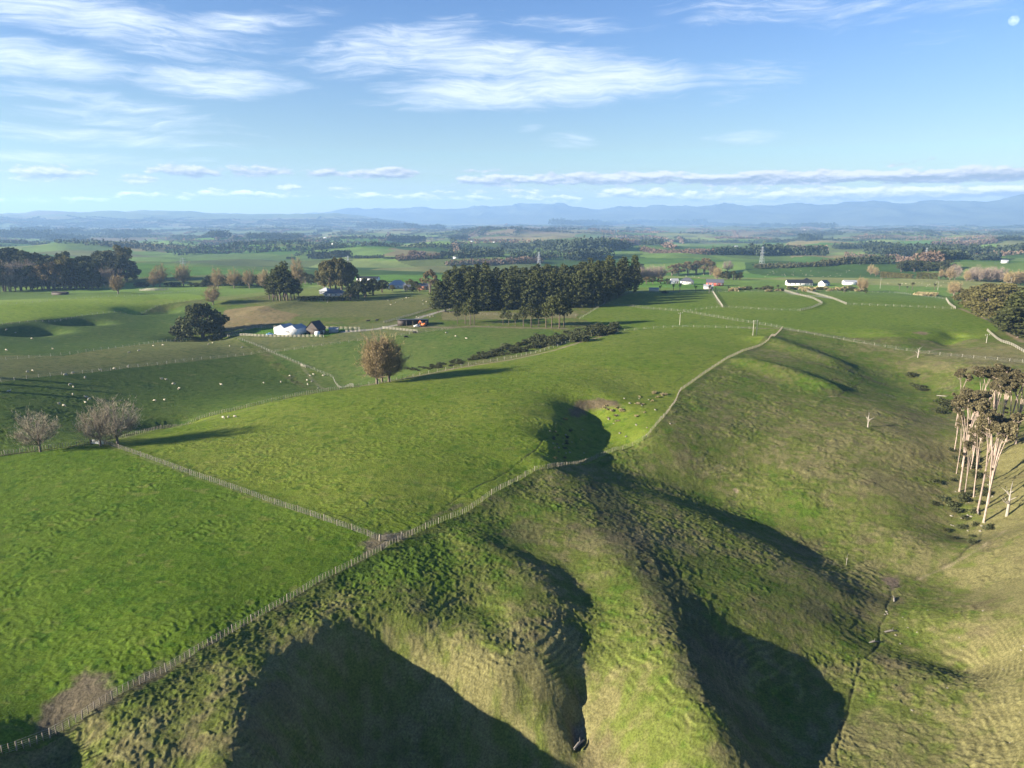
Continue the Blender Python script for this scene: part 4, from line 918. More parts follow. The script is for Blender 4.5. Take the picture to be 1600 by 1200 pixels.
for u, v, h in [(1475, 632, 12), (1484, 640, 12), (1470, 645, 9), (1425, 588, 8), (1433, 605, 9), (1440, 610, 7)]: tree('shrub', u, v, h, 'dark low bush up the gully above the gum stand', 'bushes above the gum stand', 1.7)
# ---- shrubs along the creek
for i in range(125):
    t = rg.uniform(); u = 632 + 335 * t; v = float(np.interp(u, [630, 700, 760, 800, 850, 900, 970], [583, 573, 559, 550, 538, 529, 517])) + rg.uniform(-1, 1) * float(np.interp(u, [630, 760, 850, 930, 970], [3, 4, 9, 8, 2])) - 2
    tree(('shrub', 'gorse_bush', 'shrub', 'shrub')[int(rg.integers(0, 4))], u, v, float(np.interp(u, [630, 700, 780, 860, 910, 970], [4, 6, 8, 13, 14, 10])) * rg.uniform(.6, 1.25), 'scrubby bush in the tangle along the creek', 'scrub along the creek', 1.25)
for i in range(46):
    t = rg.uniform(); u = 1145 + 200 * t; tree(('flax_clump', 'gorse_bush', 'shrub')[int(rg.integers(0, 3))], u, 453.5 + rg.uniform(-2.5, 2.5), rg.uniform(4, 8), 'rough clump in the planted strip beside the road', 'plantings beside the road', 1.5)
for i in range(16): tree('flax_clump', 1433 + i * 1.9, 461 + i * .08 + rg.uniform(-1, 1), 6.5, 'tall straw-coloured grass clump by the wavy fence', 'straw clumps by the wavy fence', 1.2)
for i in range(46):      # rough tufts in the shaded hollow of the long paddock
    u = rg.uniform(862, 900) if i % 2 else rg.uniform(940, 1040); v = (rg.uniform(655, 722) if i % 2 else float(np.interp(u, [940, 1040], [640, 615])) + rg.uniform(-8, 32))
    tree('gorse_bush' if i % 2 else 'flax_clump', u, v, rg.uniform(2.2, 4.5), 'low rough tuft in the hollow of the long paddock', 'tufts in the hollow', 1.5)
print('plants', time.time() - T0)

# ---------------------------------------------------------------- woods and belts in the far country
far_v, far_n = [], 0
def farwood(name, label, trees_xyhw, m, g, per=26, leaf=1.0):
    P, S = [], []
    for (x, y, H, W) in trees_xyhw:
        z = float(height(x, y)); k = per; p = g.normal(size=(k, 3)); p /= np.linalg.norm(p, axis=1)[:, None]; p *= g.uniform(.35, 1, (k, 1)) ** .5
        p[:, :2] *= W; p[:, 2] = H * (.52 + .5 * p[:, 2]); P.append(p + [x, y, z]); S += [W * .62 * leaf] * k
    V, q = leaves(np.concatenate(P), np.array(S), g, .1)
    o = link(name, mesh_np(name, V, q, m)); tag(o, label, 'wood', None, 'stuff'); return o
FARP, FARB, FARG = mat('far_pine', (.032, .042, .024), 1, .45, .012, .05), mat('far_bare_trees', (.15, .105, .075), 1, .3, .012, .05), mat('far_scrub', (.062, .062, .032), 1, .4, .012, .05)
def belt(u0, v0, u1, v1, hpx, rows, g, gap=.35, jit=.4, thick=None):
    a, b = gp(u0, v0), gp(u1, v1); L = np.linalg.norm(b - a); s = px((a + b) / 2); H = hpx * s; W = min(max(H * gap, L / 420), H)
    n = max(2, int(L / (W * 1.15))); out = []; nv = np.array([-(b - a)[1], (b - a)[0], 0]) / max(L, 1)
    if nv[1] < 0: nv = -nv
    for r in range(rows):
        for i in range(n):
            q = a + (b - a) * ((i + g.uniform(-jit, jit)) / n) + nv * r * W * 1.6 * (thick or 1); out.append((q[0], q[1], H * g.uniform(.75, 1.12), W * g.uniform(.8, 1.2)))
    return out
g = np.random.default_rng(21)
for nm, lb, bl, m in WOODS:
    tr = []
    for b in bl: tr += belt(*b, g)
    farwood(nm, lb, tr, m == 'p' and FARP or m == 'b' and FARB or FARG, g)
# scattered copses, hedgerows and lone trees out to the foot of the ranges
def scatter(name, label, n, m, seed, umin=-60, umax=1660, hmin=8, hmax=16, vmax=50, dmin=1500):
    g = np.random.default_rng(seed); tr = []
    while len(tr) < n:
        u = g.uniform(umin, umax); v = 344 + (g.uniform() ** 2.0) * vmax; p = gp(u, v); d = p[1]
        if d > 16000 or d < dmin: continue
        dn = float(fbm(np.array([p[0] / 700.]), np.array([p[1] / 1500.]), 2, 171 + seed)[0])
        if dn + .35 * (d - 2400) / 3000 < g.uniform(-.25, .45): continue
        ori = g.choice([.1, .2, 1.4, -.2, 1.7, 0]); L = g.uniform(40, 420) * (1 + d / 9000); k = int(np.clip(L / 14, 3, 34)); W = g.uniform(4.5, 7) * (1 + d / 9000)
        rows = int(g.integers(1, 3))
        for r in range(rows):
            for i in range(k):
                t = (i / k - .5) * L; tr.append((p[0] + math.cos(ori) * t + g.normal() * 4 - math.sin(ori) * r * 11, p[1] + math.sin(ori) * t + math.cos(ori) * r * 11 + g.normal() * 4, g.uniform(hmin, hmax), W))
    farwood(name, label, tr, m, g, 14)
scatter('distant_shelterbelts', 'dark shelterbelts and copses scattered over the far plain', 9500, FARP, 31)
scatter('distant_bare_trees', 'russet bare trees scattered over the far plain', 4200, FARB, 32, hmin=8, hmax=15)
scatter('distant_scrub', 'olive scrub and hedgerows scattered over the far plain', 3200, FARG, 33, hmin=6, hmax=12)
scatter('distant_woods', 'dark woods massed across the far plain under the ranges', 6500, FARP, 34, vmax=22, hmin=10, hmax=20, dmin=3800)
print('far woods', time.time() - T0)

# ================================================================ fences
TIMBER = mat('weathered_timber', (.245, .21, .16), .9, .25, 2, .1); PALE = mat('pale_timber', (.33, .305, .245), .9, .2, 2, .1)
WHITE = mat('white_paint', (.68, .67, .64), .6, .06, 1, .3); STEEL = mat('fence_wire', (.35, .34, .32), .5, .1, 3, .4)
def runline(pts, step):
    P = [gp(*p) if len(p) == 2 else np.array([*at_z(*p), p[2]]) for p in pts]; out = []; acc = 0.0
    for a, b in zip(P[:-1], P[1:]):
        L = np.linalg.norm((b - a)[:2]); t = acc
        while t < L: out.append((a + (b - a) * t / L)[:2]); t += step
        acc = t - L
    out.append(P[-1][:2]); Q = np.array(out)
    return np.column_stack([Q, height(Q[:, 0], Q[:, 1])])
POSTS = {}
def post_mesh(w_, h_, m):
    k = (w_, h_, m.name)
    if k not in POSTS:
        mb = MB(); mb.tube([[0, 0, -.4], [0, 0, h_ * .98], [0, 0, h_]], [w_ / 2, w_ / 2, w_ / 2.6], 7); POSTS[k] = mb.mesh('post', m)
    return POSTS[k]
def fence(name, pts, label, style='batten', sp=4.5, m=None, h=1.2, group=None, pw=.17):
    Q = runline(pts, sp)
    if len(Q) > 100: Q = runline(pts, sp * len(Q) / 99.0)
    o = empty(name, Q[0]); tag(o, label, 'fence', group); base = Q[0]; m = m or TIMBER
    for q in Q:
        k_ = link('post', post_mesh(pw, h * 1.1, m), o, q - base, 0, (1, 1, random.uniform(.9, 1.12))); k_.rotation_euler = (random.gauss(0, .045), random.gauss(0, .045), random.uniform(0, 6))
    if style == 'batten':
        mb = MB(); k = 4; n = len(Q)
        for a, b in zip(Q[:-1], Q[1:]):
            for j in range(1, k + 1):
                p = a + (b - a) * j / (k + 1) - base; p[2] = height(p[0] + base[0], p[1] + base[1]) - base[2]; jt = np.random.default_rng(int(abs(p[0] * 977 + p[1] * 313)) % 99991).normal(size=2) * .03
                mb.bar(p + [0, 0, .08], p + [jt[0], jt[1], h * 1.02], .10, .07)
        tag(mb.build('battens', m, o), kind='stuff')
    mb = MB()
    hs_ = (.25, .5, .75, 1.0) if style == 'rail' else (.16, .36, .58, .82, 1.08)
    for zz in hs_:
        for a, b in zip(Q[:-1], Q[1:]): mb.bar(a - base + [0, 0, zz * h], b - base + [0, 0, zz * h], .05 if style == 'rail' else .012, .13 if style == 'rail' else .012)
    mb.build('rails' if style == 'rail' else 'wires', m if style == 'rail' else STEEL, o)
    return o
def wfence(*a): return fence(*a[:3], a[3] if len(a) > 3 else 'wire', *a[4:], pw=.13)
fence('batten_fence', [(-30, 1192), (0, 1181), (60, 1158), (150, 1111), (260, 1050), (330, 1008), (400, 968), (500, 909), (590, 864), (600, 858)], 'grey batten fence along the bright paddock edge, from the frame corner to the muddy gateway', sp=3.6)
fence('batten_fence', [(600, 858), (640, 838), (720, 805), (770, 772), (830, 738), (865, 732), (900, 728), (930, 717), (960, 705), (1010, 685)], 'grey batten fence from the muddy gateway dipping across the shaded hollow', sp=3.8)
fence('batten_fence', [(1010, 685), (1040, 650), (1056, 628), (1062, 612), (1100, 585), (1160, 550), (1200, 533), (1222, 514)], 'grey batten fence climbing the crest above the hollow to the race', sp=4.2)
fence('batten_fence', [(165, 695), (230, 717), (300, 743), (380, 770), (450, 795), (520, 819), (592, 845)], 'pale batten fence between the bright near paddock and the long paddock', sp=3.8)
fence('batten_fence', [(-40, 718), (0, 712), (75, 702), (143, 694)], 'batten fence behind the bright paddock, left of the white gate', sp=3.2)
fence('batten_fence', [(165, 693), (230, 676), (300, 660), (380, 639), (450, 622), (520, 610), (560, 605)], 'batten fence along the brow between the long paddock and the sheep slope', sp=4)
wfence('wire_fence', [(560, 605), (590, 601), (650, 588), (700, 578), (800, 560), (870, 542), (920, 527), (965, 517)], 'post fence along the creek side of the long paddock', 'wire', 4, PALE)
wfence('wire_fence', [(372, 531), (420, 549), (470, 570), (520, 590), (552, 605)], 'pale post fence running downhill from the white barn paddock', 'wire', 3, PALE, 1.2)
wfence('wire_fence', [(-20, 599), (0, 597), (100, 586), (200, 575), (300, 563), (400, 553), (420, 549)], 'post fence along the foot of the pale grass strip', 'wire', 5, PALE)
wfence('wire_fence', [(-20, 566), (0, 563), (100, 555), (200, 542), (300, 527)], 'post fence along the top of the pale grass strip', 'wire', 5, PALE)
wfence('wire_fence', [(-10, 508), (60, 503), (150, 491), (250, 477), (330, 466)], 'post fence along the lower side of the brightest far paddock', 'wire', 5, PALE)
wfence('wire_fence', [(430, 550), (560, 533), (640, 523), (700, 515)], 'post fence between the barn paddock and the darker creek paddock', 'wire', 5, PALE)
wfence('wire_fence', [(0, 477), (120, 467), (240, 461), (320, 453)], 'post fence behind the brightest far paddock', 'wire', 6, PALE)
fence('rail_fence', [(350, 526), (400, 526), (450, 527), (506, 527)], 'cream rail fence in front of the white barn', 'rail', 2.6, PALE, 1.4)
fence('rail_fence', [(350, 526), (375, 519), (402, 512)], 'cream rail fence at the left end of the barn yard', 'rail', 2.6, PALE, 1.4)
fence('rail_fence', [(402, 513), (440, 513), (500, 514), (562, 515)], 'cream rail fence behind the white barn', 'rail', 3, PALE, 1.5)
fence('rail_fence', [(540, 519), (555, 519), (572, 518)], 'short cream rail fence at the gravel entrance of the barn yard', 'rail', 2.6, PALE, 1.4)
fence('rail_fence', [(598, 514), (620, 516), (640, 518), (652, 519)], 'cream rail fence before the long dark shed', 'rail', 2.6, PALE, 1.4)
fence('rail_fence', [(600, 505), (640, 494), (670, 484), (690, 479)], 'white rail fence along the drive up to the plantation', 'rail', 3, PALE, 1.3)
wfence('wire_fence', [(650, 498), (690, 488), (760, 492), (900, 494)], 'thin post fence along the foot of the plantation', 'wire', 5, PALE)
wfence('wire_fence', [(905, 499), (920, 490), (945, 475)], 'short post fence from the scrub up to the plantation corner', 'wire', 4, PALE)
wfence('wire_fence', [(945, 474), (1010, 482), (1070, 487), (1150, 501), (1222, 513)], 'post fence from the plantation corner diagonally to the race', 'wire', 4.5, PALE, 1.3)
wfence('wire_fence', [(1222, 514), (1280, 525), (1330, 533), (1440, 551), (1490, 557), (1600, 567)], 'post fence dropping from the race over the gully head to the right edge', 'wire', 5, PALE, 1.2)
fence('rail_fence', [(1113, 456), (1120, 467), (1129, 480)], 'pale rail fence running from the houses down to the field corner', 'rail', 3, PALE, 1.5)
wfence('wire_fence', [(1070, 487), (1129, 480), (1190, 484), (1250, 486)], 'post fence across the top field to the driveway bend', 'wire', 5, PALE, 1.3)
fence('rail_fence', [(1250, 486), (1268, 482), (1285, 475), (1270, 467), (1245, 461), (1225, 455)], 'pale rail fence curving along the near side of the driveway', 'rail', 3.5, PALE, 1.5)
fence('rail_fence', [(1255, 455), (1278, 461), (1300, 467), (1322, 476)], 'pale rail fence along the far side of the driveway', 'rail', 3.5, PALE, 1.5)
wfence('wire_fence', [(1322, 476), (1400, 479), (1490, 483)], 'post fence across the right top field', 'wire', 5, PALE, 1.3)
fence('rail_fence', [(1478, 468), (1483, 476), (1493, 483)], 'pale wavy rail fence at the right end of the top field', 'rail', 3, PALE, 1.5)
wfence('wire_fence', [(1400, 458), (1440, 463), (1478, 468)], 'post fence before the straw grass clumps', 'wire', 5, PALE, 1.3)
fence('rail_fence', [(1542, 517), (1552, 526), (1565, 535), (1600, 551)], 'pale rail fence at the right edge below the olive grove', 'rail', 3, PALE, 1.3)
wfence('wire_fence', [(1500, 473), (1530, 487), (1560, 506), (1585, 523)], 'post fence along the foot of the olive grove', 'wire', 4, PALE, 1.2)
wfence('wire_fence', [(960, 518), (1060, 511), (1180, 514)], 'faint post fence over the crest of the long paddock', 'wire', 6, PALE, 1.1)
wfence('wire_fence', [(970, 458), (1100, 457), (1225, 456), (1400, 458)], 'post fence along the road behind the top fields', 'wire', 6, PALE, 1.2)

def gate(a, b, label, m, solid=False):
    A, B = gp(*a), gp(*b); o = empty('gate', A); tag(o, label, 'gate'); B = B - A; L = np.linalg.norm(B); d = B / L; mb = MB()
    for z in (.25, .5, .75, 1.0, 1.22): mb.bar([0, 0, z], B + [0, 0, z], .05, .16 if solid else .06)
    for t in (0.02, .33, .66, .98): mb.bar(B * t + [0, 0, .15], B * t + [0, 0, 1.3], .07, .07)
    mb.build('gate_frame', m, o)
    for t in (0, 1): link('post', post_mesh(.24, 1.5, TIMBER), o, B * t)
gate((143, 694), (163, 695), 'white wooden double gate at the paddock corner beside the bare trees', WHITE, True)
gate((594, 846), (628, 842), 'dark gate in the muddy gateway between the two near paddocks', TIMBER)
gate((470, 572), (478, 575), 'pale gate in the fence below the white barn', PALE)
# ================================================================ sheep and cattle
WOOL = mat('fleece', (.40, .36, .27), .95, .12, 3, .05); HIDE = mat('black_hide', (.012, .011, .010), .7, .2, 2, .3); HIDEB = mat('brown_hide', (.10, .05, .03), .8, .2, 2, .2)
def beast(name, L, H, g_, pose, m, thick):
    mb = MB(); b = H * .62; r = thick
    neck = {'graze': [(L * .50, b + .02, r * .62), (L * .62, b * .72, r * .42), (L * .70, b * .38, r * .40), (L * .76, b * .14, r * .26), (L * .79, b * .05, r * .12)],
            'stand': [(L * .50, b + .10, r * .62), (L * .58, b + r * .9, r * .44), (L * .66, b + r * 1.35, r * .42), (L * .78, b + r * 1.15, r * .26), (L * .84, b + r * 1.02, r * .12)],
            'lie': [(L * .50, b + .08, r * .62), (L * .58, b + r * .8, r * .44), (L * .66, b + r * 1.1, r * .42), (L * .78, b + r * .95, r * .26), (L * .84, b + r * .85, r * .12)]}[pose]
    sec = [(-L * .52, b + .05, r * .25), (-L * .48, b, r * .75), (-L * .3, b, r * 1.02), (0, b - .02, r * 1.08), (L * .28, b - .01, r * .98), (L * .42, b, r * .8)] + neck
    mb.tube([[x, .012 * math.sin(i), z] for i, (x, z, q) in enumerate(sec)], [s[2] for s in sec], 9)
    hx, hz, hr = sec[-3]
    for s in (-1, 1): mb.tube([[hx - .02, s * hr * .8, hz + hr * .4], [hx - .06, s * (hr + L * .09), hz + hr * .35]], [L * .03, L * .012], 5)
    mb.tube([[-L * .5, 0, b + r * .3], [-L * .56, 0, b - r * .5]], [L * .03, L * .015], 5)
    if pose != 'lie':
        for x, s in ((.34, 1), (.30, -1), (-.36, 1), (-.40, -1)):
            k = .03 if x < 0 else -.01
            mb.tube([[L * x, s * r * .55, b - r * .4], [L * (x - k), s * r * .55, b * .42], [L * (x + k * .5), s * r * .55, -.05]], [L * .075, L * .04, L * .03], 5)
    else:
        V = [np.array(v) - [0, 0, b - r * .75] for v in mb.v]; mb.v = V
        for s in (-1, 1): mb.tube([[L * .3, s * r * .8, .1], [L * .46, s * r * .7, .06], [L * .34, s * r * .95, .05]], [L * .05, L * .04, L * .03], 5)
    return mb.mesh(name, m, True)
SHEEP = [beast('sheep', 1.15, .95, None, p, WOOL, .33) for p in ('graze', 'stand', 'graze', 'lie')]
def sheep(u, v, label, group, k=None):
    p = gp(u, v); k = random.choice([0, 0, 1, 2, 3]) if k is None else k
    o = link('sheep', SHEEP[k], None, (p[0], p[1], p[2] - .03), random.uniform(0, 6.28), random.uniform(.75, .98)); tag(o, label, 'sheep', group); return o
for u, v in [(14, 613), (133, 591), (110, 602), (115, 605), (114, 617), (135, 622), (140, 625), (134, 630), (93, 632), (100, 635), (253, 593), (260, 594), (271, 601), (280, 607), (279, 609), (346, 602), (242, 627), (257, 626), (349, 654), (357, 653), (367, 652),
             (412, 599), (439, 598), (453, 588), (485, 588), (490, 586), (505, 587), (480, 595), (487, 597), (481, 602), (497, 607)]:
    sheep(u, v, 'cream sheep on the dark green slope beyond the batten fence', 'sheep on the dark slope')
for u, v in [(202, 551), (217, 549), (326, 539), (332, 536), (359, 541), (378, 543), (43, 582), (51, 580), (102, 587), (114, 584), (157, 579), (179, 577), (200, 574), (240, 541), (255, 540)]:
    sheep(u, v, 'cream sheep on the pale grass strip left of the white barn', 'sheep on the pale strip')
for u, v in [(10, 516), (24, 520), (50, 530), (10, 548), (83, 546)]: sheep(u, v, 'cream sheep on the shaded upper slope at the left edge', 'sheep on the upper slope')
for u, v in [(697, 521), (712, 526), (729, 529)]: sheep(u, v, 'cream sheep on the creek paddock right of the long dark shed', 'sheep on the creek paddock')
for u, v in [(611, 477), (607, 470), (635, 466), (639, 466), (630, 469), (661, 476), (666, 472), (605, 468), (570, 470), (512, 473), (661, 470), (618, 473)]: sheep(u, v, 'cream sheep on the slope below the hedged house', 'sheep below the hedged house')
for u, v in [(651, 496), (672, 496), (677, 495), (655, 497), (668, 494)]: sheep(u, v, 'white sheep in the small paddock behind the long dark shed', 'sheep behind the dark shed')
rg = np.random.default_rng(3)
for i in range(42): sheep(rg.uniform(1195, 1345), rg.uniform(422, 433), 'pale sheep in the mob on the far field above the black-roofed house', 'far mob of sheep')
for i in range(26): sheep(rg.uniform(1385, 1500), rg.uniform(437, 449), 'pale sheep on the field below the clipped hedge', 'sheep below the clipped hedge')
for i in range(9): sheep(rg.uniform(1065, 1115), rg.uniform(431, 434), 'pale sheep at the foot of the brown grove', 'sheep at the brown grove')
COW = [beast('cow', 2.1, 1.5, None, p, HIDE, .46) for p in ('graze', 'stand')]
for u, v, l in [(575, 503, 'black cow grazing beyond the gravel entrance, left of another'), (589, 502, 'black cow standing beyond the gravel entrance, right of another'), (648, 521, 'black cow beside the cream rail fence of the dark shed'), (634, 528, 'black cow grazing on the dark creek paddock below the shed')]:
    p = gp(u, v); o = link('cow', COW[u % 2], None, (p[0], p[1], p[2] - .03), random.uniform(-.6, .6)); tag(o, l, 'cow')
# ================================================================ buildings
def bmat(n, c, r=.7): return mat(n, c, r, .08, .8, .3)
M = dict(white=bmat('white_cladding', (.74, .73, .70)), grey=bmat('grey_iron_roof', (.30, .31, .32), .6), dark=bmat('black_iron_roof', (.022, .023, .026), .5), brown=bmat('dark_timber_cladding', (.055, .042, .034)), glass=bmat('window_glass', (.03, .04, .05), .15),
         red=bmat('red_cladding', (.42, .10, .075)), cream=bmat('cream_cladding', (.62, .56, .46)), slate=bmat('slate_roof', (.085, .09, .105), .5), orange=bmat('orange_paint', (.62, .16, .04)), blue=bmat('blue_paint', (.10, .28, .50), .3), tank=bmat('white_tank', (.75, .75, .73), .5), conc=bmat('concrete', (.4, .38, .35)), rubber=bmat('black_rubber', (.02, .02, .02)), brick=bmat('pinkish_brick', (.5, .24, .16)))
def house(name, u, v, w_, d_, h_, label, wall='white', roof='grey', rz=0, pitch=.45, hip=0.0, win=2, door=True, twin=False, cat='house', eave=.35, p=None):
    """walls, a pitched roof with eaves, windows and a door; the front faces local -Y"""
    p = gp(u, v) if p is None else p; o = empty(name, p, rz); tag(o, label, cat)
    bm_ = MB(); bm_.box((0, d_ / 2, h_ / 2 - .3), (w_, d_, h_ + .6))
    seg = [(-w_ / 2, 0, w_ / 2)] if not twin else None
    rm = MB(); e = eave
    if twin:       # two gables side by side, ridges running back
        for a, b in ((-w_ / 2, -w_ * .02), (-w_ * .02, w_ / 2)):
            c = (a + b) / 2; r = (b - a) / 2 * .42
            rm.poly([[a - e, -e, h_], [c, 1.6, h_ + r], [c, d_ + e, h_ + r], [a - e, d_ + e, h_]]); rm.poly([[c, 1.6, h_ + r], [b, -e, h_], [b, d_ + e, h_], [c, d_ + e, h_ + r]]); rm.poly([[a - e, -e, h_], [b, -e, h_], [c, 1.6, h_ + r]])
            bm_.poly([[a, d_, h_], [c, d_, h_ + r - .1], [b, d_, h_]])
        rm.poly([[-w_ / 2 - e, -e, h_ - .03], [w_ / 2, -e, h_ - .03], [w_ / 2, d_ + e, h_ - .03], [-w_ / 2 - e, d_ + e, h_ - .03]])
    else:
        r = d_ / 2 * pitch * 1.6; x = w_ / 2; hp = hip * d_ / 2; t_ = .12
        for s in (0, -t_):
            A = [-x - e, -e, h_ + s]; B = [x + e, -e, h_ + s]; Cc = [x + e, d_ + e, h_ + s]; Dd = [-x - e, d_ + e, h_ + s]; E = [-x - e * (hip == 0) + hp, d_ / 2, h_ + r + s]; G = [x + e * (hip == 0) - hp, d_ / 2, h_ + r + s]
            rm.poly([A, B, G, E]); rm.poly([Cc, Dd, E, G])
            if hip: rm.poly([B, Cc, G]); rm.poly([Dd, A, E])
        rm.bar([E[0], E[1], h_ + r + .03], [G[0], G[1], h_ + r + .03], .3, .08)
        rm.bar([-x - e, -e, h_ - .06], [x + e, -e, h_ - .06], .1, .14); rm.bar([-x - e, d_ + e, h_ - .06], [x + e, d_ + e, h_ - .06], .1, .14)
        if not hip:
            for sx_ in (-1, 1): bm_.poly([[sx_ * x, 0, h_], [sx_ * x, d_, h_], [sx_ * x, d_ / 2, h_ + r - .1]])
    bm_.build('wall', M[wall], o); rm.build('roof', M[roof], o)
    for k in range(win):
        x = -w_ / 2 + w_ * (k + .5) / max(1, win); mb = MB()
        for (c, s) in (((0, 0, .62), (1.5, .1, .08)), ((0, 0, -.62), (1.6, .14, .08)), ((-.72, 0, 0), (.08, .1, 1.2)), ((.72, 0, 0), (.08, .1, 1.2))): mb.box(c, s)
        f = mb.build('window', M['white'], o, (x, -.03, h_ * .55)); g2 = MB(); g2.box((0, 0, 0), (1.4, .05, 1.2)); g2.build('pane', M['glass'], f)
    if door:
        mb = MB(); mb.box((0, 0, 1.05), (1.0, .08, 2.1)); dd_ = mb.build('door', M['brown'] if wall != 'brown' else M['cream'], o, (w_ / 2 - 1.6, -.03, 0)); hb = MB(); hb.box((.38, -.07, 1.0), (.05, .06, .2)); hb.build('handle', M['grey'], dd_)
    return o
b_ = house('barn', 446, 524, 16.5, 10, 4.2, 'white barn with twin grey roof gables and black lettering on its front', 'white', 'grey', R(-22), twin=True, win=0, door=False, cat='barn', eave=.2)
fc = bpy.data.curves.new('lettering', 'FONT'); fc.body = 'IDMA'; fc.size = 1.9; fc.extrude = .03; fc.align_x = 'CENTER'; fo = bpy.data.objects.new('tmp', fc); COL.objects.link(fo)
tm_ = bpy.data.meshes.new_from_object(fo.evaluated_get(bpy.context.evaluated_depsgraph_get())); bpy.data.objects.remove(fo); tm_.materials.clear(); tm_.materials.append(M['dark'])
lo = link('lettering', tm_, b_, (.9, -.06, 1.6)); lo.rotation_euler = (math.pi / 2, 0, 0)
house('shed', 503, 522, 6.5, 9, 3.2, 'small black-roofed brown shed beside the white barn', 'brown', 'dark', R(62), .6, win=1, cat='shed')
house('shed', 521, 520, 5.0, 4, 2.2, 'low grey lean-to at the right of the small brown shed', 'grey', 'grey', R(5), .25, win=0, door=False, cat='shed')
mb = MB(); ang = np.linspace(0, 1, 8); mb.tube([[0, 0, z] for z in (0, .1, 1.9, 2.2, 2.45, 2.5)], [1.5, 1.6, 1.6, 1.4, .7, .05], 18)
q = gp(496, 524); o = mb.build('water_tank', M['tank'], None, q, True); tag(o, 'round white water tank in front of the small brown shed', 'tank')
def open_shed():
    p = gp(644, 509); o = empty('open_shed', p, R(-3)); tag(o, 'long dark open-fronted farm shed beside the gravel drive', 'shed'); L, Dp = 18.0, 7.0
    mb = MB(); mb.box((0, Dp, 1.6), (L, .2, 3.4)); mb.box((-L / 2, Dp / 2, 1.6), (.2, Dp, 3.4)); mb.box((L / 2, Dp / 2, 1.6), (.2, Dp, 3.4)); mb.box((-L / 2 + 2.7, -.02, 1.6), (5.2, .16, 3.3)); mb.build('wall', M['brown'], o)
    mb = MB(); mb.bar([-L / 2 - .4, -.7, 3.9], [-L / 2 - .4, -.7, 3.8], .1); V = [[-L / 2 - .4, -.8, 3.85], [L / 2 + .4, -.8, 3.85], [L / 2 + .4, Dp + .4, 3.3], [-L / 2 - .4, Dp + .4, 3.3]]; mb.poly(V); mb.poly([[a, b, c - .12] for a, b, c in V]); mb.bar([-L / 2 - .4, -.8, 3.79], [L / 2 + .4, -.8, 3.79], .08, .3); mb.build('roof', M['dark'], o)
    for k in range(4): link('post', post_mesh(.22, 3.7, TIMBER), o, (-L / 2 + 5.4 + k * 4.1, 0, 0))
open_shed()
def digger():
    p = gp(662, 510); o = empty('digger', p, R(160)); tag(o, 'orange digger parked at the right end of the long dark shed', 'digger')
    mb = MB(); mb.box((0, 0, 1.3), (2.6, 1.9, 1.0)); mb.box((-.9, 0, 1.9), (.9, 1.7, .5)); mb.build('body', M['orange'], o)
    mb = MB(); mb.box((.5, .35, 2.3), (1.3, 1.1, 1.3)); mb.box((.5, .35, 3.0), (1.4, 1.2, .1)); mb.build('cab', M['glass'], o)
    for s in (-1, 1): mb = MB(); mb.box((0, s * .85, .42), (2.7, .45, .75)); mb.tube([[1.35, s * .85 - .22, .42], [1.35, s * .85 + .22, .42]], .37, 10); mb.tube([[-1.35, s * .85 - .22, .42], [-1.35, s * .85 + .22, .42]], .37, 10); mb.build('track', M['rubber'], o)
    mb = MB(); mb.bar([1.1, -.3, 1.6], [2.6, -.3, 3.4], .3, .4); mb.bar([2.6, -.3, 3.4], [3.7, -.3, 1.7], .25, .32); mb.build('boom', M['orange'], o); mb = MB(); mb.box((3.7, -.3, 1.3), (.6, .9, .7)); mb.build('bucket', M['dark'], o)
digger()
def car(u, v, rz, label, m, cat='car'):
    o = empty('parked_car', gp(u, v), rz); tag(o, label, cat); mb = MB()
    prof = [(-2.1, .45), (-2.1, .95), (-1.3, 1.02), (-.9, 1.5), (.7, 1.5), (1.15, 1.0), (2.05, .85), (2.1, .45)]
    n = len(prof); V = [[x, s * (.85 if z < 1.2 else .68), z] for s in (-1, 1) for x, z in prof]; qd = [[i, i + 1, n + i + 1, n + i] for i in range(n - 1)] + [[n - 1, 0, n, 2 * n - 1]]
    mb.add(V, qd, [[0, i + 1, i] for i in range(1, n - 1)] + [[n, n + i, n + i + 1] for i in range(1, n - 1)]); mb.build('body', m, o)
    mb = MB(); [mb.box((-.1, s * .77, 1.27), (1.5, .06, .32)) for s in (-1, 1)]; mb.bar([-1.17, 0, 1.22], [-.97, 0, 1.45], 1.2, .05); mb.bar([.76, 0, 1.45], [1.1, 0, 1.1], 1.2, .05); mb.build('windows', M['glass'], o)
    for x in (-1.3, 1.3):
        for s in (-1, 1): mb = MB(); mb.tube([[x, s * .62, .33], [x, s * .88, .33]], .33, 12); mb.build('wheel', M['rubber'], o)
car(422, 524, R(6), 'small blue car parked at the left end of the white barn', M['blue']); car(652, 511, R(20), 'white car parked in front of the long dark shed', M['white']); car(1246, 460, R(30), 'dark car on the driveway between the rail fences', M['slate'])
house('house', 521, 464, 17, 9, 3.0, 'grey-roofed low house behind the dark clipped hedge', 'cream', 'slate', R(-8), .4, 1, 4)
house('house', 505, 460, 9, 7, 3.0, 'smaller grey-roofed wing left of the hedged house', 'slate', 'grey', R(-30), .45, 1, 2)
house('house', 574, 440, 24, 8, 3.6, 'long dark house on the rise behind the thicket', 'white', 'dark', R(-6), .3, 0, 4)
house('house', 622, 451, 17, 11, 3.2, 'pale grey-roofed house among garden trees left of the brown tree', 'white', 'grey', R(12), .5, 1, 3)
house('house', 662, 453, 9, 8, 3.4, 'small orange-brick house at the foot of the brown tree', 'brick', 'slate', R(20), .4, 0, 2)
house('house', 638, 453, 9, 7, 2.8, 'low dark-roofed outbuilding between the grey and orange houses', 'slate', 'slate', R(5), .3, 0, 1, cat='outbuilding')
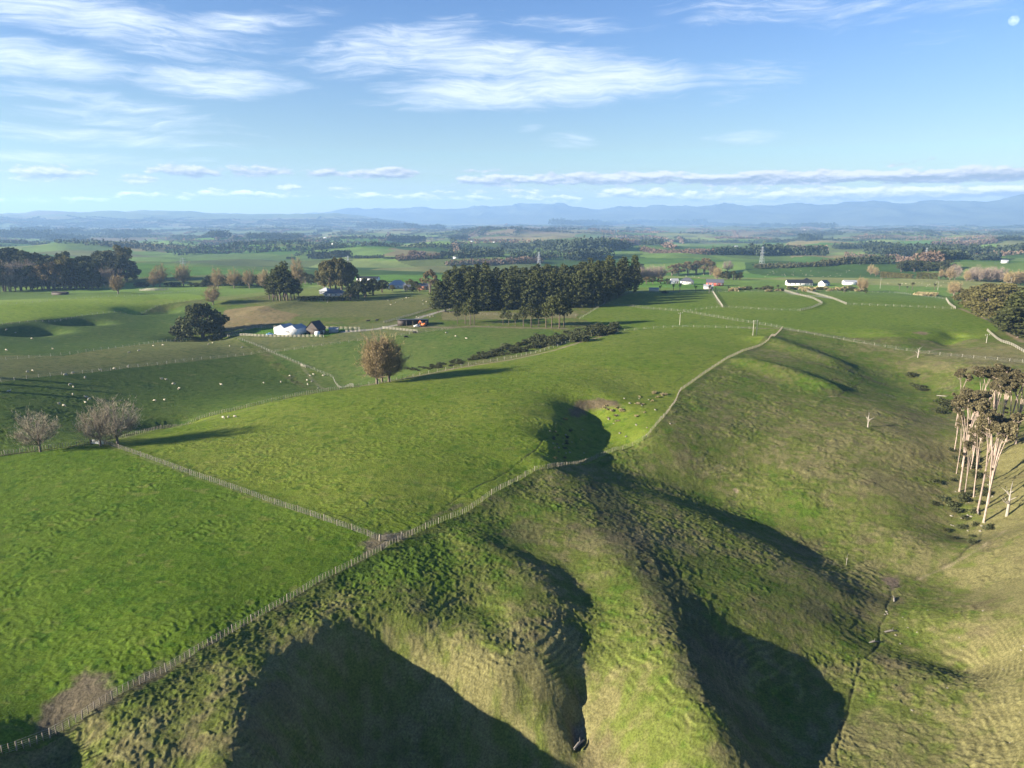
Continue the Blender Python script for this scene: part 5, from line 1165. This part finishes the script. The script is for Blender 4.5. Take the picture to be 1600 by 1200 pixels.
house('house', 1073, 444, 14, 9, 2.8, 'dark grey hip-roofed house with a white gable left of the red-fronted house', 'white', 'slate', R(-15), .5, 1, 3)
house('house', 1117, 446, 17, 9, 2.8, 'red-fronted house with a long dark roof', 'red', 'slate', R(-14), .45, 0, 4)
house('garage', 1107, 452, 8, 6, 2.6, 'grey low garage before the red-fronted house', 'conc', 'grey', R(-10), .3, 0, 0, cat='garage'); house('shed', 1022, 455, 8, 3.5, 2.2, 'long low white shelter below the pine block', 'cream', 'grey', R(-5), .25, 0, 0, False, cat='shed')
house('house', 1055, 443, 8, 6, 2.8, 'small pale house half hidden by dark shrubs beside the hip-roofed house', 'white', 'grey', R(10), .5, 0, 1)
house('house', 1250, 446, 26, 8, 2.6, 'long low black-roofed house on the far field', 'white', 'dark', R(-4), .5, 0, 5)
house('house', 1262, 445, 11, 10, 2.8, 'black-roofed wing at the right of the long black-roofed house', 'slate', 'dark', R(-4), .5, 1, 2, cat='house wing')
house('house', 1292, 447, 10, 7, 2.8, 'white gabled cottage between the black-roofed house and the white shed', 'white', 'slate', R(35), .55, 0, 2)
house('shed', 1330, 445, 14, 8, 3.0, 'plain white shed beside the russet corner trees', 'white', 'grey', R(-5), .25, 0, 0, cat='shed')
for i, (u, v, w_, l) in enumerate([(713, 404, 26, 'white farmhouse before the middle-distance pine wood'), (522, 382, 30, 'white shed on the green hill left of centre'), (1150, 386, 26, 'white farmhouse on the far green field right of centre'), (976, 372, 26, 'white far cottage above the wood right of the pine block'), (772, 379, 24, 'white far cottage on the plain above the pine block'), (738, 378, 20, 'small white far cottage left of another above the pine block'),
                        (1003, 371, 30, 'cream far farmhouse beside a round copse'), (1258, 359, 34, 'white far barn on the pale hills at the right'), (508, 372, 40, 'long pale far barn on the plain left of centre'), (1570, 411, 20, 'white far cottage below the pine forest at the right'), (1440, 405, 24, 'white far cottage in the pinkish bare woodland'), (1425, 360, 40, 'pale far shed on the plain under the ranges')]):
    house('far_farmhouse', u, v, w_ * .45, w_ * .25, 3.2, l, 'white', 'grey', random.uniform(-.5, .5), .4, 0, 0, False)
def hedge(a, b, h_, w_, label, mk='dark'):
    A, B = gp(*a), gp(*b); L = np.linalg.norm((B - A)[:2]); g = np.random.default_rng(int(a[0])); n = int(L * h_ * 12); P = np.column_stack([g.uniform(0, L, n), g.uniform(-w_ / 2, w_ / 2, n), g.uniform(.05, h_, n)])
    f = g.integers(0, 3, n); P[f == 0, 2] = h_; P[f == 1, 1] = -w_ / 2; P += g.normal(size=P.shape) * .10
    o = empty('clipped_hedge', A, math.atan2((B - A)[1], (B - A)[0])); tag(o, label, 'hedge'); V, q = leaves(P, .85, g, .1); link('foliage', mesh_np('foliage', V, q, LEAF[mk]), o)
    mb = MB(); [mb.tube([[x, 0, -.3], [x, 0, h_ * .8]], [.12, .05], 5) for x in np.arange(.5, L, 2.2)]; mb.build('stems', BARK['brown'], o)
hedge((1376, 434), (1427, 435), 8, 4, 'long clipped hedge on the far field, left of the gap', 'olive'); hedge((1431, 436), (1465, 437), 8, 4, 'shorter clipped hedge on the far field, right of the gap', 'olive')
hedge((464, 471), (508, 471), 3.6, 2.5, 'dark clipped hedge in front of the grey-roofed house, left stretch'); hedge((510, 471), (541, 470), 3.4, 2.5, 'dark clipped hedge in front of the grey-roofed house, right stretch')
# stockyard
p0 = gp(218, 455); o = empty('stockyard', p0); tag(o, 'white railed stockyard behind the bright far paddock', 'stockyard'); mb = MB()
for yy in (0, 6, 12):
    for z in (.5, .9, 1.3, 1.7): mb.bar([0, yy, z], [22, yy, z], .05, .12)
for xx in (0, 7.3, 14.6, 22):
    for z in (.5, .9, 1.3, 1.7): mb.bar([xx, 0, z], [xx, 12, z], .05, .12)
mb.build('rails', PALE, o)
for xx in np.linspace(0, 22, 7):
    for yy in (0, 6, 12): link('post', post_mesh(.2, 2.0, PALE), o, (xx, yy, 0))
house('shed', 92, 461, 13, 4, 2.2, 'low brown shelter before the left forest edge', 'brown', 'brown', R(-3), .2, 0, 0, False, cat='shelter')
# ================================================================ power lines
GALV = mat('galvanised_steel', (.42, .44, .46), .5, .1, .5, .4)
def pylon(u, v, hpx, label):
    p = gp(u, v); H = max(hpx * px(p), 22); o = empty('pylon', p, R(25)); tag(o, label, 'pylon'); mb = MB(); wd = lambda z: (H * .09) * (1 - z / H) ** 1.0 + H * .018; t = H * .007
    lv = np.linspace(0, H, 8)
    for a, b in zip(lv[:-1], lv[1:]):
        for i, (sx_, sy_) in enumerate(((1, 1), (-1, 1), (-1, -1), (1, -1))):
            nx_, ny_ = ((1, 1), (-1, 1), (-1, -1), (1, -1))[(i + 1) % 4]
            mb.bar([sx_ * wd(a), sy_ * wd(a), a], [sx_ * wd(b), sy_ * wd(b), b], t); mb.bar([sx_ * wd(a), sy_ * wd(a), a], [nx_ * wd(b), ny_ * wd(b), b], t * .7); mb.bar([nx_ * wd(a), ny_ * wd(a), a], [sx_ * wd(b), sy_ * wd(b), b], t * .7)
    mb.build('tower', GALV, o)
    for z, l in ((.66, .17), (.79, .2), (.92, .15)):
        mb = MB(); [mb.bar([0, 0, H * z], [s * H * l, 0, H * z + H * .01], t * 1.2) or mb.bar([0, 0, H * z + H * .05], [s * H * l, 0, H * z + H * .01], t) for s in (-1, 1)]; c = mb.build('crossarm', GALV, o)
        mb = MB(); [mb.tube([[s * H * l, 0, H * z], [s * H * l, 0, H * z - H * .05]], t * .7, 5) for s in (-1, 1)]; mb.build('insulators', M['brown'], c)
for a in [(842, 418, 24, 'lattice pylon rising behind the middle of the pine block'), (1190, 414, 28, 'tall lattice pylon left of the far scrub gully'), (545, 430, 30, 'lattice pylon right of the gum clump'), (288, 428, 17, 'lattice pylon above the second russet poplar'), (1446, 408, 20, 'lattice pylon in front of the right pine forest')]: pylon(*a)
def pole(u, v, hpx, label, frame=False):
    p = gp(u, v); H = hpx * px(p); o = empty('power_pole', p, R(20)); tag(o, label, 'power pole')
    for s in ((-1.1, 1.1) if frame else (0,)): mb = MB(); mb.tube([[s, 0, -.5], [s, 0, H]], [.17, .12], 8); mb.build('pole', PALE, o)
    mb = MB(); mb.bar([-1.6, 0, H - .5], [1.6, 0, H - .5], .14, .16); c = mb.build('crossarm', TIMBER, o); mb = MB(); [mb.tube([[x, 0, H - .4], [x, 0, H - .1]], [.06, .05], 6) for x in (-1.4, 0, 1.4)]; mb.build('insulators', M['white'], c)
for a in [(1062, 508, 20, 'single power pole on the far crest of the long paddock'), (1179, 524, 24, 'twin-legged pole frame beside the dirt track on the crest', True), (1375, 451, 17, 'power pole near the road corner'), (1465, 454, 15, 'power pole left of the orange-brown tree'), (1578, 452, 18, 'power pole beside the russet copse at the right edge'), (1541, 536, 14, 'thin pole on the straw-coloured hill below the olive grove')]: pole(*a)
# ================================================================ stones and stumps
STONE = mat('pale_stone', (.22, .20, .155), .9, .25, 3, .1)
def stone_mesh(s):
    g = np.random.default_rng(s); mb = MB(); k = 9; mb.tube([[0, 0, z] for z in (-.3, -.1, .15, .38, .48)], [.35, .55, .6, .42, .12], k); V = np.concatenate(mb.v); V += g.normal(size=V.shape) * .07; V[:, 0] *= 1.3; mb.v = [V]; return mb.mesh('stone', STONE, True)
ST = [stone_mesh(i) for i in range(4)]
rg = np.random.default_rng(8)
def stones(n, ur, vr, label, group, sc=(.5, 1.1), f=None):
    for i in range(n):
        u, v = rg.uniform(*ur), rg.uniform(*vr)
        if f and not f(u, v): continue
        p = gp(u, v); o = link('stone', ST[i % 4], None, p, rg.uniform(0, 6), rg.uniform(*sc)); tag(o, label, 'stone', group)
stones(14, (858, 915), (662, 726), 'pale stone on the shaded floor of the paddock hollow', 'stones in the hollow', (.35, .6)); stones(16, (950, 1050), (618, 690), 'stone on the sunlit side of the paddock hollow', 'stones beside the hollow', (.35, .7))
stones(34, (1390, 1600), (930, 1190), 'small stone on the straw-coloured slope at the right', 'stones on the right slope', (.15, .34)); stones(9, (1380, 1480), (925, 1000), 'pale bleached stone beside the stream track', 'stones by the stream track', (.2, .38))
stones(26, (1470, 1560), (740, 850), 'stone among the scrub under the gums', 'stones under the gums', (.3, .6))
def log(u, v, L, rz, label):
    mb = MB(); mb.tube([[-L / 2, 0, .15], [0, .15, .28], [L / 2, .05, .2]], [.16, .2, .1], 7); mb.tube([[L * .1, .1, .25], [L * .3, .5, .7]], [.08, .03], 5); o = mb.build('fallen_log', BARK['dead'], None, gp(u, v), True); o.rotation_euler = (0, 0, rz); tag(o, label, 'log')
log(1365, 1005, 2, .2, 'bleached log across the stream track'); log(1398, 938, 2.2, 1, 'short bleached log near the head of the stream track'); log(1392, 988, 2.6, .1, 'bleached log right of the stream track'); log(1530, 800, 4.5, .9, 'grey fallen log at the foot of the front gums'); log(905, 1165, 2.5, .8, 'pale log fallen in the washed-out gully'); log(1475, 620, 5, -.6, 'dark fallen tree trunk up the gully')
# ================================================================ the day moon
mm = bpy.data.materials.new('moon_surface'); mm.use_nodes = True; t = mm.node_tree; t.nodes.remove(t.nodes['Principled BSDF'])
df = t.nodes.new('ShaderNodeBsdfDiffuse'); tr = t.nodes.new('ShaderNodeBsdfTransparent'); ad = t.nodes.new('ShaderNodeAddShader'); n_ = t.nodes.new('ShaderNodeTexNoise'); n_.inputs['Scale'].default_value = .0022; n_.inputs['Detail'].default_value = 4
tc_ = t.nodes.new('ShaderNodeTexCoord'); rp = t.nodes.new('ShaderNodeMapRange'); rp.inputs[1].default_value = .38; rp.inputs[2].default_value = .62; rp.inputs[3].default_value = .035; rp.inputs[4].default_value = .085
t.links.new(tc_.outputs['Object'], n_.inputs['Vector']); t.links.new(n_.outputs['Fac'], rp.inputs[0]); t.links.new(rp.outputs[0], df.inputs['Color']); t.links.new(df.outputs[0], ad.inputs[0]); t.links.new(tr.outputs[0], ad.inputs[1]); t.links.new(ad.outputs[0], t.nodes['Material Output'].inputs['Surface'])
d = ray(1584, 32); mp_ = np.array([0, 0, HCAM]) + d * 90000; rm_ = 7.4 / F * 90000
mb = MB(); th = np.linspace(0, math.pi, 25); mb.tube([[0, 0, -rm_ * math.cos(a)] for a in th], [max(rm_ * math.sin(a), 1) for a in th], 32)
o = mb.build('moon', mm, None, mp_, True); tag(o, 'pale gibbous day moon high in the blue sky at the top right', 'moon')
print('objects', time.time() - T0, len(bpy.data.objects))
